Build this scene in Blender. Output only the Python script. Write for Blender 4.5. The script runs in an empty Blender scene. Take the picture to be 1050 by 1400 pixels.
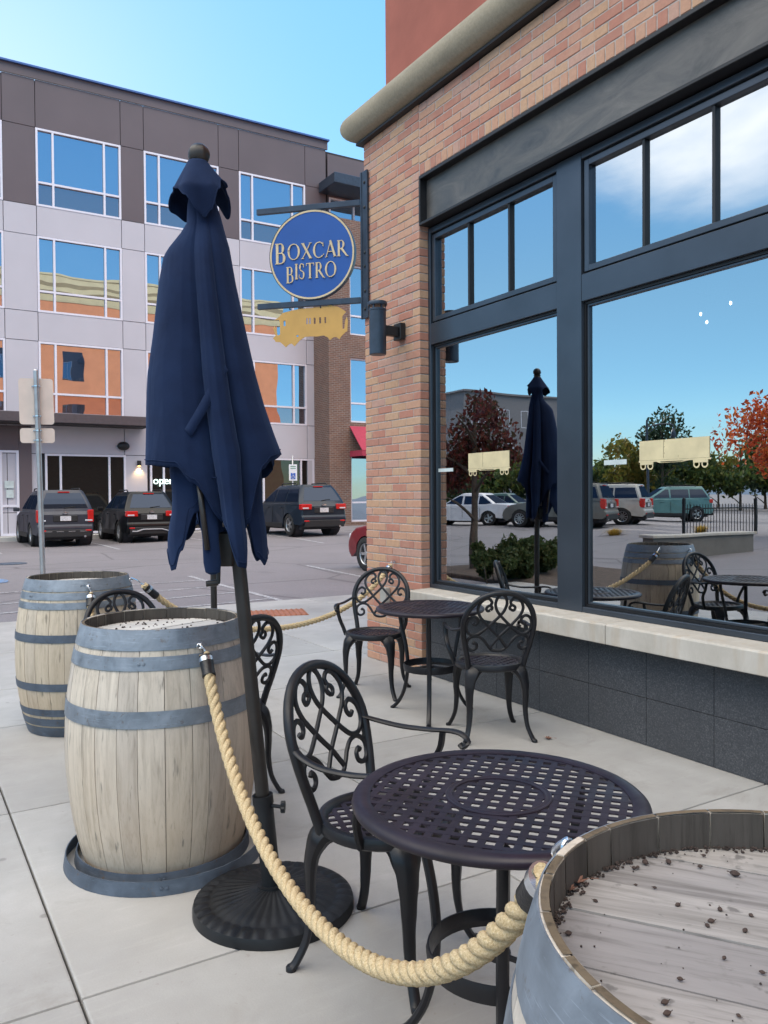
import bpy, bmesh, math, random
from math import sin, cos, pi, radians, sqrt, atan2, hypot
from mathutils import Vector, Matrix, noise
random.seed(7)
S = bpy.context.scene
COL = S.collection
R = radians

# ------------------------------------------------------------------ mesh helpers
def wmat(o):
    return (wmat(o.parent) if o.parent else Matrix()) @ o.matrix_basis

class MB:
    def __init__(s):
        s.v = []; s.f = []; s.sm = []; s.mi = []
    def add(s, vs, fs, smooth=False, mi=0):
        b = len(s.v); s.v += [tuple(v) for v in vs]
        for f in fs:
            s.f.append([b + i for i in f]); s.sm.append(smooth); s.mi.append(mi)
    def box(s, x0, x1, y0, y1, z0, z1, M=None, mi=0):
        vs = [(x, y, z) for z in (z0, z1) for y in (y0, y1) for x in (x0, x1)]
        if M is not None: vs = [M @ Vector(v) for v in vs]
        s.add(vs, [(0, 2, 3, 1), (4, 5, 7, 6), (0, 1, 5, 4), (2, 6, 7, 3), (0, 4, 6, 2), (1, 3, 7, 5)], mi=mi)
    def cbox(s, c, d, M=None, mi=0):
        s.box(c[0]-d[0]/2, c[0]+d[0]/2, c[1]-d[1]/2, c[1]+d[1]/2, c[2]-d[2]/2, c[2]+d[2]/2, M, mi)
    def quad(s, a, b, c, d, mi=0):
        s.add([a, b, c, d], [(0, 1, 2, 3)], mi=mi)
    def loft(s, rings, closed=True, cap=True, smooth=True, mi=0):
        n = len(rings[0]); vs = [p for r in rings for p in r]; fs = []
        for i in range(len(rings) - 1):
            for j in range(n if closed else n - 1):
                k = (j + 1) % n
                fs.append((i*n+j, i*n+k, (i+1)*n+k, (i+1)*n+j))
        s.add(vs, fs, smooth, mi)
        if cap and closed:
            b = len(s.v) - len(vs)
            s.f.append([b + i for i in range(n)][::-1]); s.sm.append(False); s.mi.append(mi)
            s.f.append([b + (len(rings)-1)*n + i for i in range(n)]); s.sm.append(False); s.mi.append(mi)
    def lathe(s, prof, n=32, c=(0, 0, 0), M=None, smooth=True, cap=True, mi=0):
        rings = []
        for r, z in prof:
            ring = [Vector((c[0]+r*cos(2*pi*i/n), c[1]+r*sin(2*pi*i/n), c[2]+z)) for i in range(n)]
            if M is not None: ring = [M @ p for p in ring]
            rings.append(ring)
        s.loft(rings, True, cap, smooth, mi)
    def tube(s, pts, r, n=8, cap=True, flat=1.0, up=None, mi=0, closed=False, smooth=True):
        P = [Vector(p) for p in pts]; m = len(P)
        rr = r if isinstance(r, (list, tuple)) else [r]*m
        rings = []; prev = None
        for i in range(m):
            if closed: t = P[(i+1) % m] - P[(i-1) % m]
            else: t = P[min(i+1, m-1)] - P[max(i-1, 0)]
            if t.length < 1e-9: t = Vector((0, 0, 1))
            t.normalize()
            if up is not None:
                u = Vector(up)
            elif prev is None:
                u = Vector((0, 0, 1)) if abs(t.z) < .9 else Vector((1, 0, 0))
            else: u = prev
            a = u - t * u.dot(t)
            if a.length < 1e-5: a = t.orthogonal()
            a.normalize(); b = t.cross(a); prev = a
            rings.append([P[i] + (a*cos(2*pi*k/n)*flat + b*sin(2*pi*k/n))*rr[i] for k in range(n)])
        if closed: rings.append(rings[0])
        s.loft(rings, True, cap and not closed, smooth, mi)
    def prism(s, poly, t0, t1, fn, mi=0, smooth=False):
        """extrude a 2D polygon; fn(u,v,t) -> point"""
        n = len(poly)
        vs = [fn(u, v, t0) for u, v in poly] + [fn(u, v, t1) for u, v in poly]
        fs = [tuple(range(n))[::-1], tuple(range(n, 2*n))] + [(i, (i+1) % n, n+(i+1) % n, n+i) for i in range(n)]
        s.add(vs, fs, smooth, mi)
    def sphere(s, c, r, n=12, m=8, sc=(1, 1, 1), mi=0):
        rings = []
        for i in range(m+1):
            a = -pi/2 + pi*i/m; q = max(cos(a), 1e-3)
            rings.append([(c[0]+sc[0]*r*q*cos(2*pi*k/n), c[1]+sc[1]*r*q*sin(2*pi*k/n), c[2]+sc[2]*r*sin(a)) for k in range(n)])
        s.loft(rings, True, False, True, mi)
    def build(s, name, mat, parent=None, bevel=0, world=False, tri=False, seg=1, recalc=True):
        me = bpy.data.meshes.new(name)
        me.from_pydata([tuple(v) for v in s.v], [], s.f)
        me.polygons.foreach_set('use_smooth', s.sm)
        me.polygons.foreach_set('material_index', s.mi)
        bm = bmesh.new(); bm.from_mesh(me)
        if tri: bmesh.ops.triangulate(bm, faces=[f for f in bm.faces if len(f.verts) > 4])
        if recalc: bmesh.ops.recalc_face_normals(bm, faces=bm.faces)
        if bevel:
            es = [e for e in bm.edges if len(e.link_faces) == 2 and e.calc_face_angle(0) > .6]
            bmesh.ops.bevel(bm, geom=es, offset=bevel, segments=seg, affect='EDGES', profile=.6, clamp_overlap=True)
        for e in bm.edges:
            if len(e.link_faces) == 2 and e.calc_face_angle(0) > .75: e.smooth = False
        bm.to_mesh(me); bm.free()
        if world and parent is not None:
            me.transform(wmat(parent).inverted())
        o = bpy.data.objects.new(name, me); COL.objects.link(o)
        for m in (mat if isinstance(mat, (list, tuple)) else [mat]): me.materials.append(m)
        if parent is not None: o.parent = parent
        return o

def thing(name, label, cat, loc=(0, 0, 0), rz=0, group=None):
    o = bpy.data.objects.new(name, None); COL.objects.link(o)
    o.location = loc; o.rotation_euler = (0, 0, rz); o.empty_display_size = .1
    bpy.context.view_layer.update()
    o.matrix_basis = Matrix.Translation(loc) @ Matrix.Rotation(rz, 4, 'Z')
    o['label'] = label; o['category'] = cat
    if group: o['group'] = group
    return o
def tag(o, label, cat, group=None):
    o['label'] = label; o['category'] = cat
    if group: o['group'] = group
    return o
def struct(o, kind='structure'):
    o['kind'] = kind; return o
def dup(root, loc, rz, label, group=None):
    def cp(o, p):
        c = o.copy(); COL.objects.link(c)
        if p is not None: c.parent = p
        for ch in [x for x in bpy.data.objects if x.parent == o]: cp(ch, c)
        return c
    c = cp(root, None); c.location = loc; c.rotation_euler = (0, 0, rz); c['label'] = label
    if group: c['group'] = group
    return c
def smooth_path(pts, k=6):
    P = [Vector(p) for p in pts]; out = []
    for i in range(len(P)-1):
        a = P[max(i-1, 0)]; b = P[i]; c = P[i+1]; d = P[min(i+2, len(P)-1)]
        for j in range(k):
            t = j/k
            out.append(.5*((2*b) + (c-a)*t + (2*a-5*b+4*c-d)*t*t + (3*b-a-3*c+d)*t**3))
    out.append(P[-1]); return out
def lerp(a, b, t): return a + (b-a)*t
def interp(x, tab):
    if x <= tab[0][0]: return tab[0][1]
    for (a, b), (c, d) in zip(tab, tab[1:]):
        if x <= c:
            t = (x-a)/(c-a); t = t*t*(3-2*t); return b + (d-b)*t
    return tab[-1][1]
def curve_flat(name, polys, depth, fn, mat, parent=None):
    """flat cut-out plate with holes: polys[0] outline, rest holes; fn(u,v,t)->point"""
    cu = bpy.data.curves.new('c', 'CURVE'); cu.dimensions = '2D'; cu.fill_mode = 'BOTH'; cu.extrude = depth/2
    for p in polys:
        sp = cu.splines.new('POLY'); sp.points.add(len(p)-1)
        for i, (u, v) in enumerate(p): sp.points[i].co = (u, v, 0, 1)
        sp.use_cyclic_u = True
    t = bpy.data.objects.new('t', cu); COL.objects.link(t)
    bpy.context.view_layer.update()
    me = bpy.data.meshes.new_from_object(t.evaluated_get(bpy.context.evaluated_depsgraph_get()))
    bpy.data.objects.remove(t); bpy.data.curves.remove(cu)
    for v in me.vertices: v.co = fn(v.co.x, v.co.y, v.co.z)
    me.name = name
    o = bpy.data.objects.new(name, me); COL.objects.link(o); me.materials.clear(); me.materials.append(mat)
    if parent is not None:
        me.transform(wmat(parent).inverted()); o.parent = parent
    return o

# ------------------------------------------------------------------ materials
class NT:
    def __init__(s, name):
        s.m = bpy.data.materials.new(name); s.m.use_nodes = True
        s.t = s.m.node_tree; s.n = s.t.nodes; s.l = s.t.links
        s.b = s.n['Principled BSDF']
    def new(s, ty, **kw):
        n = s.n.new(ty)
        for k, v in kw.items():
            if k in n.inputs: n.inputs[k].default_value = v
            else: setattr(n, k, v)
        return n
    def link(s, a, b): s.l.new(a, b)
    def coords(s, kind='Object', scale=(1, 1, 1), rot=(0, 0, 0)):
        tc = s.new('ShaderNodeTexCoord'); mp = s.new('ShaderNodeMapping')
        mp.inputs['Scale'].default_value = scale; mp.inputs['Rotation'].default_value = rot
        s.link(tc.outputs[kind], mp.inputs['Vector']); return mp.outputs['Vector']
    def noise(s, vec, scale, detail=4, rough=.55, dist=0):
        n = s.new('ShaderNodeTexNoise'); n.inputs['Scale'].default_value = scale
        n.inputs['Detail'].default_value = detail; n.inputs['Roughness'].default_value = rough
        n.inputs['Distortion'].default_value = dist
        s.link(vec, n.inputs['Vector']); return n.outputs['Fac']
    def ramp(s, fac, stops, const=False):
        r = s.new('ShaderNodeValToRGB'); e = r.color_ramp.elements
        if const: r.color_ramp.interpolation = 'CONSTANT'
        while len(e) < len(stops): e.new(.5)
        for i, (p, c) in enumerate(stops):
            e[i].position = p; e[i].color = (c, c, c, 1) if isinstance(c, (int, float)) else (*c, 1)
        s.link(fac, r.inputs['Fac']); return r.outputs['Color']
    def mix(s, fac, a, b, mode='MIX'):
        m = s.new('ShaderNodeMix'); m.data_type = 'RGBA'; m.blend_type = mode
        for v, i in ((fac, 0), (a, 6), (b, 7)):
            if isinstance(v, (int, float)): m.inputs[i].default_value = v
            elif isinstance(v, tuple): m.inputs[i].default_value = (*v, 1)
            else: s.link(v, m.inputs[i])
        return m.outputs[2]
    def island(s):
        return s.new('ShaderNodeNewGeometry').outputs['Random Per Island']
    def color(s, c):
        if isinstance(c, tuple): s.b.inputs['Base Color'].default_value = (*c, 1)
        else: s.link(c, s.b.inputs['Base Color'])
        return s
    def bump(s, h, strength=.3, dist=.01):
        b = s.new('ShaderNodeBump'); b.inputs['Strength'].default_value = strength; b.inputs['Distance'].default_value = dist
        s.link(h, b.inputs['Height']); s.link(b.outputs['Normal'], s.b.inputs['Normal']); return s
    def set(s, **kw):
        for k, v in kw.items():
            i = s.b.inputs[k.replace('_', ' ')]
            if isinstance(v, (int, float, tuple)): i.default_value = v
            else: s.link(v, i)
        return s

def plain(name, c, rough=.6, metal=0, var=.12, scale=8, bump=.0, spec=.5):
    t = NT(name); v = t.coords(); n = t.noise(v, scale, 5)
    lo = tuple(x*(1-var) for x in c); hi = tuple(min(1, x*(1+var)) for x in c)
    t.color(t.ramp(n, [(.3, lo), (.7, hi)])).set(Roughness=rough, Metallic=metal, Specular_IOR_Level=spec)
    if bump: t.bump(t.noise(v, scale*6, 3), bump, .004)
    return t.m

def mat_concrete():
    t = NT('patio concrete'); v = t.coords()
    big = t.noise(v, .9, 5, .6); mid = t.noise(v, 5, 6, .65); fine = t.noise(v, 140, 3, .7)
    c = t.ramp(big, [(.3, (.32, .312, .302)), (.68, (.50, .488, .472))])
    c = t.mix(t.ramp(mid, [(.35, 0.0), (.72, .55)]), c, (.35, .335, .315))
    sp = t.ramp(t.noise(v, 42, 2, .5), [(.70, 0.0), (.76, .55)])
    c = t.mix(sp, c, (.30, .27, .24))
    st = t.ramp(t.noise(v, 2.3, 7, .7, .6), [(.55, 0.0), (.68, .5)])
    c = t.mix(st, c, (.28, .26, .235))
    gum = t.new('ShaderNodeTexVoronoi'); gum.inputs['Scale'].default_value = 3.1; t.link(v, gum.inputs['Vector'])
    c = t.mix(t.ramp(gum.outputs['Distance'], [(.035, .55), (.06, 0.0)]), c, (.16, .15, .14))
    wr_ = t.noise(t.coords('Object', (1.1, 9, 1)), 3, 5, .7)
    c = t.mix(t.ramp(wr_, [(.55, 0.0), (.8, .25)]), c, (.62, .60, .57))
    isl = t.ramp(t.island(), [(0, (.9, .9, .9)), (1, (1.05, 1.05, 1.05))])
    c = t.mix(1.0, c, isl, 'MULTIPLY')
    c = t.mix(t.ramp(fine, [(.3, .25), (.7, 0.0)]), c, (.3, .29, .27))
    return t.color(c).set(Roughness=.85).bump(fine, .25, .003).m
def mat_asphalt():
    t = NT('worn asphalt'); v = t.coords()
    big = t.noise(v, .25, 6, .65); fine = t.noise(v, 60, 3, .8)
    c = t.ramp(big, [(.3, (.20, .185, .195)), (.7, (.26, .24, .255))])
    c = t.mix(t.ramp(fine, [(.35, .45), (.65, 0.0)]), c, (.07, .065, .065))
    cr = t.new('ShaderNodeTexVoronoi', feature='DISTANCE_TO_EDGE'); cr.inputs['Scale'].default_value = .28
    t.link(t.mix(.08, v, t.noise(v, 1.2, 5)), cr.inputs['Vector'])
    c = t.mix(t.ramp(cr.outputs['Distance'], [(0, .6), (.012, 0.0)]), c, (.06, .055, .06))
    oil = t.ramp(t.noise(v, .8, 4, .5), [(.62, 0.0), (.74, .4)])
    c = t.mix(oil, c, (.08, .075, .08))
    return t.color(c).set(Roughness=.85).bump(fine, .4, .006).m
def mat_bricks():
    t = NT('mixed tan and rose brick'); r = t.island(); v = t.coords()
    c = t.ramp(r, [(0, (.53, .30, .198)), (.16, (.46, .20, .142)), (.30, (.535, .325, .20)), (.44, (.49, .243, .170)),
                   (.58, (.53, .335, .215)), (.70, (.43, .195, .142)), (.80, (.53, .295, .198)), (.92, (.50, .295, .23))], True)
    n = t.noise(v, 35, 4, .7)
    c = t.mix(t.ramp(n, [(.3, .35), (.7, 0.0)]), c, (.26, .14, .10))
    n2 = t.noise(v, 9, 3)
    c = t.mix(t.ramp(n2, [(.5, 0.0), (.8, .35)]), c, (.54, .38, .27))
    return t.color(c).set(Roughness=.85).bump(n, .35, .004).m
def mat_bricktex(name, cols, mortar, w, h, axis='XZ', jw=.01):
    """procedural brick courses on a vertical wall"""
    t = NT(name); tc = t.new('ShaderNodeTexCoord'); sp = t.new('ShaderNodeSeparateXYZ'); t.link(tc.outputs['Object'], sp.inputs[0])
    cb = t.new('ShaderNodeCombineXYZ')
    s = t.new('ShaderNodeMath', operation='ADD'); t.link(sp.outputs['X'], s.inputs[0]); t.link(sp.outputs['Y'], s.inputs[1])
    t.link(s.outputs[0], cb.inputs['X']); t.link(sp.outputs['Z'], cb.inputs['Y'])
    b = t.new('ShaderNodeTexBrick'); t.link(cb.outputs[0], b.inputs['Vector'])
    b.inputs['Scale'].default_value = 1; b.inputs['Brick Width'].default_value = w; b.inputs['Row Height'].default_value = h
    b.inputs['Mortar Size'].default_value = jw; b.inputs['Mortar Smooth'].default_value = .1; b.inputs['Bias'].default_value = -.1
    b.inputs['Color1'].default_value = (*cols[0], 1); b.inputs['Color2'].default_value = (*cols[1], 1); b.inputs['Mortar'].default_value = (*mortar, 1)
    n = t.noise(tc.outputs['Object'], 3, 4)
    c = t.mix(t.ramp(n, [(.35, .4), (.7, 0.0)]), b.outputs['Color'], tuple(x*.7 for x in cols[0]))
    inv = t.new('ShaderNodeMath', operation='SUBTRACT'); inv.inputs[0].default_value = 1; t.link(b.outputs['Fac'], inv.inputs[1])
    return t.color(c).set(Roughness=.85).bump(inv.outputs[0], .5, .008).m
def mat_wood(name, base, dark, grey=.0, axis='Z', stain=None, rough=.8, isl=.25):
    """long-grain wood; varies plank by plank"""
    t = NT(name); sc = {'Z': (14, 14, 1.1), 'X': (1.2, 16, 16), 'Y': (16, 1.2, 16)}[axis]
    v = t.coords('Object', sc); v0 = t.coords()
    off = t.new('ShaderNodeVectorMath', operation='ADD'); t.link(v, off.inputs[0])
    ir = t.island(); mul = t.new('ShaderNodeMath', operation='MULTIPLY'); mul.inputs[1].default_value = 37; t.link(ir, mul.inputs[0])
    t.link(mul.outputs[0], off.inputs[1])
    g = t.noise(off.outputs[0], 2.2, 8, .65, .8)
    c = t.ramp(g, [(.28, dark), (.5, base), (.75, tuple(min(1, x*1.18) for x in base))])
    tone = t.ramp(ir, [(0, (1-isl, 1-isl, 1-isl*.9)), (.5, (1, 1, 1)), (1, (1-isl*.4, 1-isl*.5, 1-isl*.65))])
    c = t.mix(1.0, c, tone, 'MULTIPLY')
    fine = t.noise(off.outputs[0], 9, 4, .7)
    c = t.mix(t.ramp(fine, [(.25, .5), (.45, 0.0)]), c, tuple(x*.55 for x in dark))
    if stain:
        s = t.ramp(t.noise(v0, 3.2, 5, .6, .5), [(.55, 0.0), (.75, .6)])
        c = t.mix(s, c, stain)
        dr = t.noise(t.coords('Object', (11, 11, 1.7)), 1.3, 5, .6, .4)
        c = t.mix(t.ramp(dr, [(.60, 0.0), (.70, .6)]), c, tuple(x*.42 for x in base))
        # short dark scuffs along the grain
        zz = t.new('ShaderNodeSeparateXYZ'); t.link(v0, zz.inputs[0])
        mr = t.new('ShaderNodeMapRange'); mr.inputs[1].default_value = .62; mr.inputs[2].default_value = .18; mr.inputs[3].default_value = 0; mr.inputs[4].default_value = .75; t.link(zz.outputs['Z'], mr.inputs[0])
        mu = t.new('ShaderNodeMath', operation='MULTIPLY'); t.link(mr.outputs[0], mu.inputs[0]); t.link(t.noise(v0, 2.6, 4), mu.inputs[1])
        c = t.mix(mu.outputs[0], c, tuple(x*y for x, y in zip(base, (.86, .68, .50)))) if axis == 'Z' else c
        s2 = t.ramp(t.noise(t.coords('Object', (26, 26, 4)), 1.5, 3, .5), [(.64, 0.0), (.72, .8)])
        c = t.mix(s2, c, tuple(x*.35 for x in base))
    return t.color(c).set(Roughness=rough, Specular_IOR_Level=.3).bump(g, .25, .004).m
def mat_galv(name, c, rough=.45):
    t = NT(name); v = t.coords('Object', (1, 1, 1))
    n = t.noise(v, 9, 6, .65, .4); n2 = t.noise(t.coords('Object', (4, 4, 30)), 2, 4)
    col = t.ramp(n, [(.3, tuple(x*.62 for x in c)), (.7, tuple(x*1.28 for x in c))])
    col = t.mix(t.ramp(n2, [(.55, 0.0), (.8, .35)]), col, tuple(x*1.5 for x in c))
    col = t.mix(t.ramp(t.noise(v, 30, 4, .7), [(.60, 0.0), (.72, .7)]), col, (.13, .095, .07))
    scr = t.noise(t.coords('Object', (3, 3, 60)), 3, 3, .8)
    col = t.mix(t.ramp(scr, [(.60, 0.0), (.66, .35)]), col, tuple(min(1, x*1.9) for x in c))
    return t.color(col).set(Roughness=t.ramp(n, [(.3, rough), (.7, rough+.2)]), Metallic=.45).bump(n, .15, .002).m
def mat_blackmetal(name, c=(.006, .006, .008), rough=.36):
    t = NT(name); v = t.coords(); n = t.noise(v, 60, 3, .6)
    t.color(t.ramp(t.noise(v, 7, 4), [(.35, c), (.7, tuple(x*1.9 for x in c))]))
    d = t.ramp(t.noise(v, 5, 5), [(.4, rough-.06), (.65, rough+.2)])
    return t.set(Roughness=d, Specular_IOR_Level=.42).bump(n, .12, .002).m
def mat_fabric():
    t = NT('navy umbrella canvas'); v = t.coords()
    w = t.noise(v, 900, 2); n = t.noise(v, 5, 5, .6)
    t.color(t.ramp(n, [(.3, (.0045, .0105, .034)), (.7, (.010, .022, .062))]))
    t.set(Roughness=.9, Sheen_Weight=.15, Sheen_Roughness=.5, Specular_IOR_Level=.15)
    t.b.inputs['Sheen Tint'].default_value = (.25, .4, .8, 1)
    wr = t.noise(t.coords('Object', (1, 1, .45)), 7, 4, .5, .8)
    b2 = t.new('ShaderNodeBump'); b2.inputs['Strength'].default_value = .30; b2.inputs['Distance'].default_value = .02; t.link(wr, b2.inputs['Height'])
    b1 = t.new('ShaderNodeBump'); b1.inputs['Strength'].default_value = .15; b1.inputs['Distance'].default_value = .001; t.link(w, b1.inputs['Height']); t.link(b2.outputs[0], b1.inputs['Normal'])
    t.link(b1.outputs[0], t.b.inputs['Normal']); return t.m
def mat_rope():
    t = NT('manila rope fibre'); v = t.coords()
    n = t.noise(v, 220, 4, .7); n2 = t.noise(v, 16, 4)
    c = t.ramp(n, [(.3, (.40, .285, .145)), (.55, (.66, .525, .325)), (.8, (.76, .66, .47))])
    c = t.mix(t.ramp(n2, [(.45, 0.0), (.75, .5)]), c, (.56, .42, .25))
    return t.color(c).set(Roughness=.95, Specular_IOR_Level=.1).bump(n, .7, .006).m
def mat_glass_front():
    """coated restaurant glazing: see-through but strongly reflecting"""
    t = NT('reflective window glass')
    gl = t.new('ShaderNodeBsdfGlossy'); gl.inputs['Roughness'].default_value = 0.0; gl.inputs['Color'].default_value = (.93, .97, 1.0, 1)
    b = t.new('ShaderNodeBump'); b.inputs['Strength'].default_value = .0015; b.inputs['Distance'].default_value = 1
    t.link(t.noise(t.coords(), 1.4, 1), b.inputs['Height']); t.link(b.outputs[0], gl.inputs['Normal'])
    tr = t.new('ShaderNodeBsdfTransparent'); tr.inputs['Color'].default_value = (.50, .55, .55, 1)
    fr = t.new('ShaderNodeFresnel'); fr.inputs['IOR'].default_value = 6.5
    mx = t.new('ShaderNodeMixShader'); t.link(fr.outputs[0], mx.inputs[0])
    t.link(tr.outputs[0], mx.inputs[1]); t.link(gl.outputs[0], mx.inputs[2])
    t.link(mx.outputs[0], t.n['Material Output'].inputs['Surface']); return t.m
def mat_glass_far(name='office window glass', dark=(.02, .03, .05), tint=(.66, .82, .98), fac=.48, wob=.006):
    t = NT(name); v = t.coords()
    gl = t.new('ShaderNodeBsdfGlossy'); gl.inputs['Roughness'].default_value = .0; gl.inputs['Color'].default_value = (*tint, 1)
    df = t.new('ShaderNodeBsdfDiffuse'); df.inputs['Color'].default_value = (*dark, 1)
    b = t.new('ShaderNodeBump'); b.inputs['Strength'].default_value = wob; b.inputs['Distance'].default_value = 1
    t.link(t.noise(v, .7, 1), b.inputs['Height']); t.link(b.outputs[0], gl.inputs['Normal'])
    mx = t.new('ShaderNodeMixShader'); mx.inputs[0].default_value = fac
    t.link(df.outputs[0], mx.inputs[1]); t.link(gl.outputs[0], mx.inputs[2])
    t.link(mx.outputs[0], t.n['Material Output'].inputs['Surface']); return t.m
def mat_emit(name, c, s):
    t = NT(name); t.set(Emission_Color=(*c, 1), Emission_Strength=s); return t.color(c).m
def mat_paint(name, c, rough=.25, metal=.3, coat=.6):
    t = NT(name); v = t.coords(); n = t.noise(v, 3, 4)
    t.color(t.ramp(n, [(.3, tuple(x*.85 for x in c)), (.7, tuple(x*1.1 for x in c))]))
    return t.set(Roughness=rough+.08, Metallic=metal*.5, Coat_Weight=coat*.2, Coat_Roughness=.05, Specular_IOR_Level=.3).m
def mat_leaf(name, cols):
    t = NT(name); r = t.island()
    st = [(i/len(cols), c) for i, c in enumerate(cols)]
    c = t.ramp(r, st, True)
    t.color(c).set(Roughness=.6, Specular_IOR_Level=.3)
    tl = t.new('ShaderNodeBsdfTranslucent'); t.link(c, tl.inputs['Color'])
    mx = t.new('ShaderNodeMixShader'); mx.inputs[0].default_value = .3
    t.link(t.b.outputs[0], mx.inputs[1]); t.link(tl.outputs[0], mx.inputs[2])
    t.link(mx.outputs[0], t.n['Material Output'].inputs['Surface']); return t.m

M = {}
M['concrete'] = mat_concrete(); M['asphalt'] = mat_asphalt(); M['brick'] = mat_bricks()
M['mortar'] = plain('brick mortar', (.42, .39, .36), .95, var=.25, scale=30, bump=.3)
M['joint'] = plain('joint dirt', (.075, .068, .06), .95, var=.3, scale=20)
M['limestone'] = None
t = NT('limestone sill'); v = t.coords('Object', (1, 1, .5)); n = t.noise(v, 6, 6, .7, .5)
c = t.ramp(n, [(.3, (.41, .375, .325)), (.7, (.54, .505, .455))])
c = t.mix(t.ramp(t.noise(t.coords('Object', (6, 6, .8)), 2, 5), [(.55, 0.0), (.75, .5)]), c, (.40, .29, .18))
M['limestone'] = t.color(c).set(Roughness=.8).bump(t.noise(v, 90, 3), .2, .002).m
t = NT('flamed dark granite'); v = t.coords(); n = t.noise(v, 130, 2, .9)
c = t.ramp(n, [(.35, (.03, .033, .04)), (.55, (.065, .07, .08)), (.72, (.17, .175, .185))])
c = t.mix(t.ramp(t.noise(v, 2.2, 5), [(.35, .5), (.7, 0.0)]), c, (.045, .048, .055))
M['granite'] = t.color(c).set(Roughness=.7).bump(n, .2, .002).m
t = NT('weathered steel channel'); v = t.coords('Object', (1, .5, 1.4)); n = t.noise(v, 4, 7, .7, .8)
c = t.ramp(n, [(.3, (.07, .068, .066)), (.55, (.13, .122, .115)), (.75, (.20, .19, .18))])
M['lintel'] = t.color(c).set(Roughness=t.ramp(n, [(.3, .35), (.7, .6)]), Metallic=.5).bump(n, .1, .003).m
M['frame'] = plain('bronze-grey window frame', (.055, .068, .088), .30, .45, .12, 3)
M['frameblack'] = plain('black gasket', (.008, .008, .01), .5)
M['stucco'] = plain('red stucco shaded tone', (.33, .105, .075), .9, var=.10, scale=3, bump=.3)
M['stuccolit'] = plain('red stucco sunlit tone', (.68, .24, .105), .9, var=.08, scale=2, bump=.3)  # same stucco as the street side, sunlight put into the colour
M['cream'] = plain('cream cornice', (.64, .48, .27), .8, var=.08, scale=2)
t = NT('olive stone bullnose'); v = t.coords(); n = t.noise(v, 45, 4, .8)
c = t.ramp(n, [(.3, (.25, .215, .15)), (.7, (.34, .295, .215))])
c = t.mix(t.ramp(t.noise(t.coords('Object', (3, 1, 3)), 2, 6), [(.5, 0.0), (.75, .4)]), c, (.14, .12, .085))
M['bullnose'] = t.color(c).set(Roughness=.8).bump(n, .25, .003).m
M['glass'] = mat_glass_front(); M['farglass'] = mat_glass_far()
M['spandrel'] = mat_glass_far('spandrel glass', (.03, .03, .04), (.62, .60, .68), .40)
M['darkglass'] = mat_glass_far('dark shop glass', (.010, .009, .009), (.55, .55, .5), .12)
M['lilac'] = plain('pale grey fibre-cement panel', (.50, .48, .53), .55, var=.05, scale=.5)
M['brown'] = plain('brown fibre-cement panel', (.115, .088, .098), .5, var=.10, scale=.4)
M['whiteframe'] = plain('white window frame', (.72, .70, .78), .4, var=.03)
M['coping'] = plain('blue-grey roof coping', (.06, .12, .30), .35, .3)
M['canopy'] = plain('dark brown canopy', (.075, .06, .068), .5)
M['backing'] = plain('wall backing', (.04, .035, .04), .9)
M['brickB'] = mat_bricktex('brown brick', ((.20, .10, .072), (.115, .065, .055)), (.25, .21, .18), .24, .08, jw=.014)
M['brickN'] = mat_bricktex('tan and rose brick courses', ((.44, .27, .18), (.36, .165, .12)), (.30, .27, .24), .222, .0678)
M['awning'] = plain('red awning canvas', (.36, .035, .07), .8)
M['black'] = mat_blackmetal('black powder coat'); M['blackiron'] = mat_blackmetal('cast black iron', (.006, .007, .009), .5)
M['bracket'] = plain('blue-black painted steel', (.035, .05, .075), .4, .3, .2, 10, .1)
M['tabletop'] = mat_blackmetal('black cast tabletop with sky tint', (.011, .0075, .0135), .42)  # faint purple sky reflection put into the base colour
M['fabric'] = mat_fabric()
M['bronzepole'] = mat_blackmetal('dark bronze pole', (.016, .014, .013), .35)
M['rope'] = mat_rope()
M['tape'] = plain('black tape', (.012, .012, .014), .35, var=.3, scale=30, bump=.3)
M['zinc'] = plain('bright zinc steel', (.62, .65, .70), .25, .95, .1, 40)
M['stave'] = mat_wood('weathered oak staves', (.57, .51, .435), (.38, .335, .28), stain=(.42, .37, .33))
M['stave2'] = mat_wood('greyed oak staves', (.54, .47, .375), (.36, .31, .24), stain=(.32, .28, .235))
M['head'] = mat_wood('silvered oak barrel head', (.345, .33, .318), (.17, .16, .15), axis='X', stain=(.19, .18, .17), isl=.40)
M['headpale'] = mat_wood('bleached oak barrel head', (.60, .58, .54), (.42, .40, .37), axis='X')
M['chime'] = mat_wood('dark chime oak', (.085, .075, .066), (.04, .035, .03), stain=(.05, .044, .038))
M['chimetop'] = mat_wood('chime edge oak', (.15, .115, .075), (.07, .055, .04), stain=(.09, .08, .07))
M['hoop'] = mat_galv('galvanised hoop', (.22, .255, .30))
M['hoopdark'] = mat_galv('dulled steel hoop', (.10, .125, .165), .5)
M['soil'] = plain('dry debris', (.045, .032, .028), .95, var=.4, scale=40)
M['bud'] = plain('dried bud', (.06, .04, .034), .9, var=.4, scale=60)
M['deadleaf'] = plain('dead brown leaf', (.20, .10, .07), .8, var=.3, scale=60)
M['gold'] = plain('gold painted steel', (.56, .32, .085), .5, .1, .08, 6)
M['signblue'] = plain('blue sign face', (.007, .075, .32), .45, 0, .06, 4)
M['signcream'] = plain('cream sign lettering', (.62, .49, .30), .5)
M['decal'] = plain('cream vinyl decal', (.66, .56, .34), .5)
M['sticker'] = plain('pale sticker', (.55, .62, .62), .5)
M['post'] = plain('galvanised post', (.42, .42, .43), .38, .7, .12, 12)
M['signback'] = plain('aluminium sign back', (.74, .61, .53), .42, .1, .06, 6)  # beige base colour carries a painted warm reflection
M['whitepaint'] = None
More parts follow.
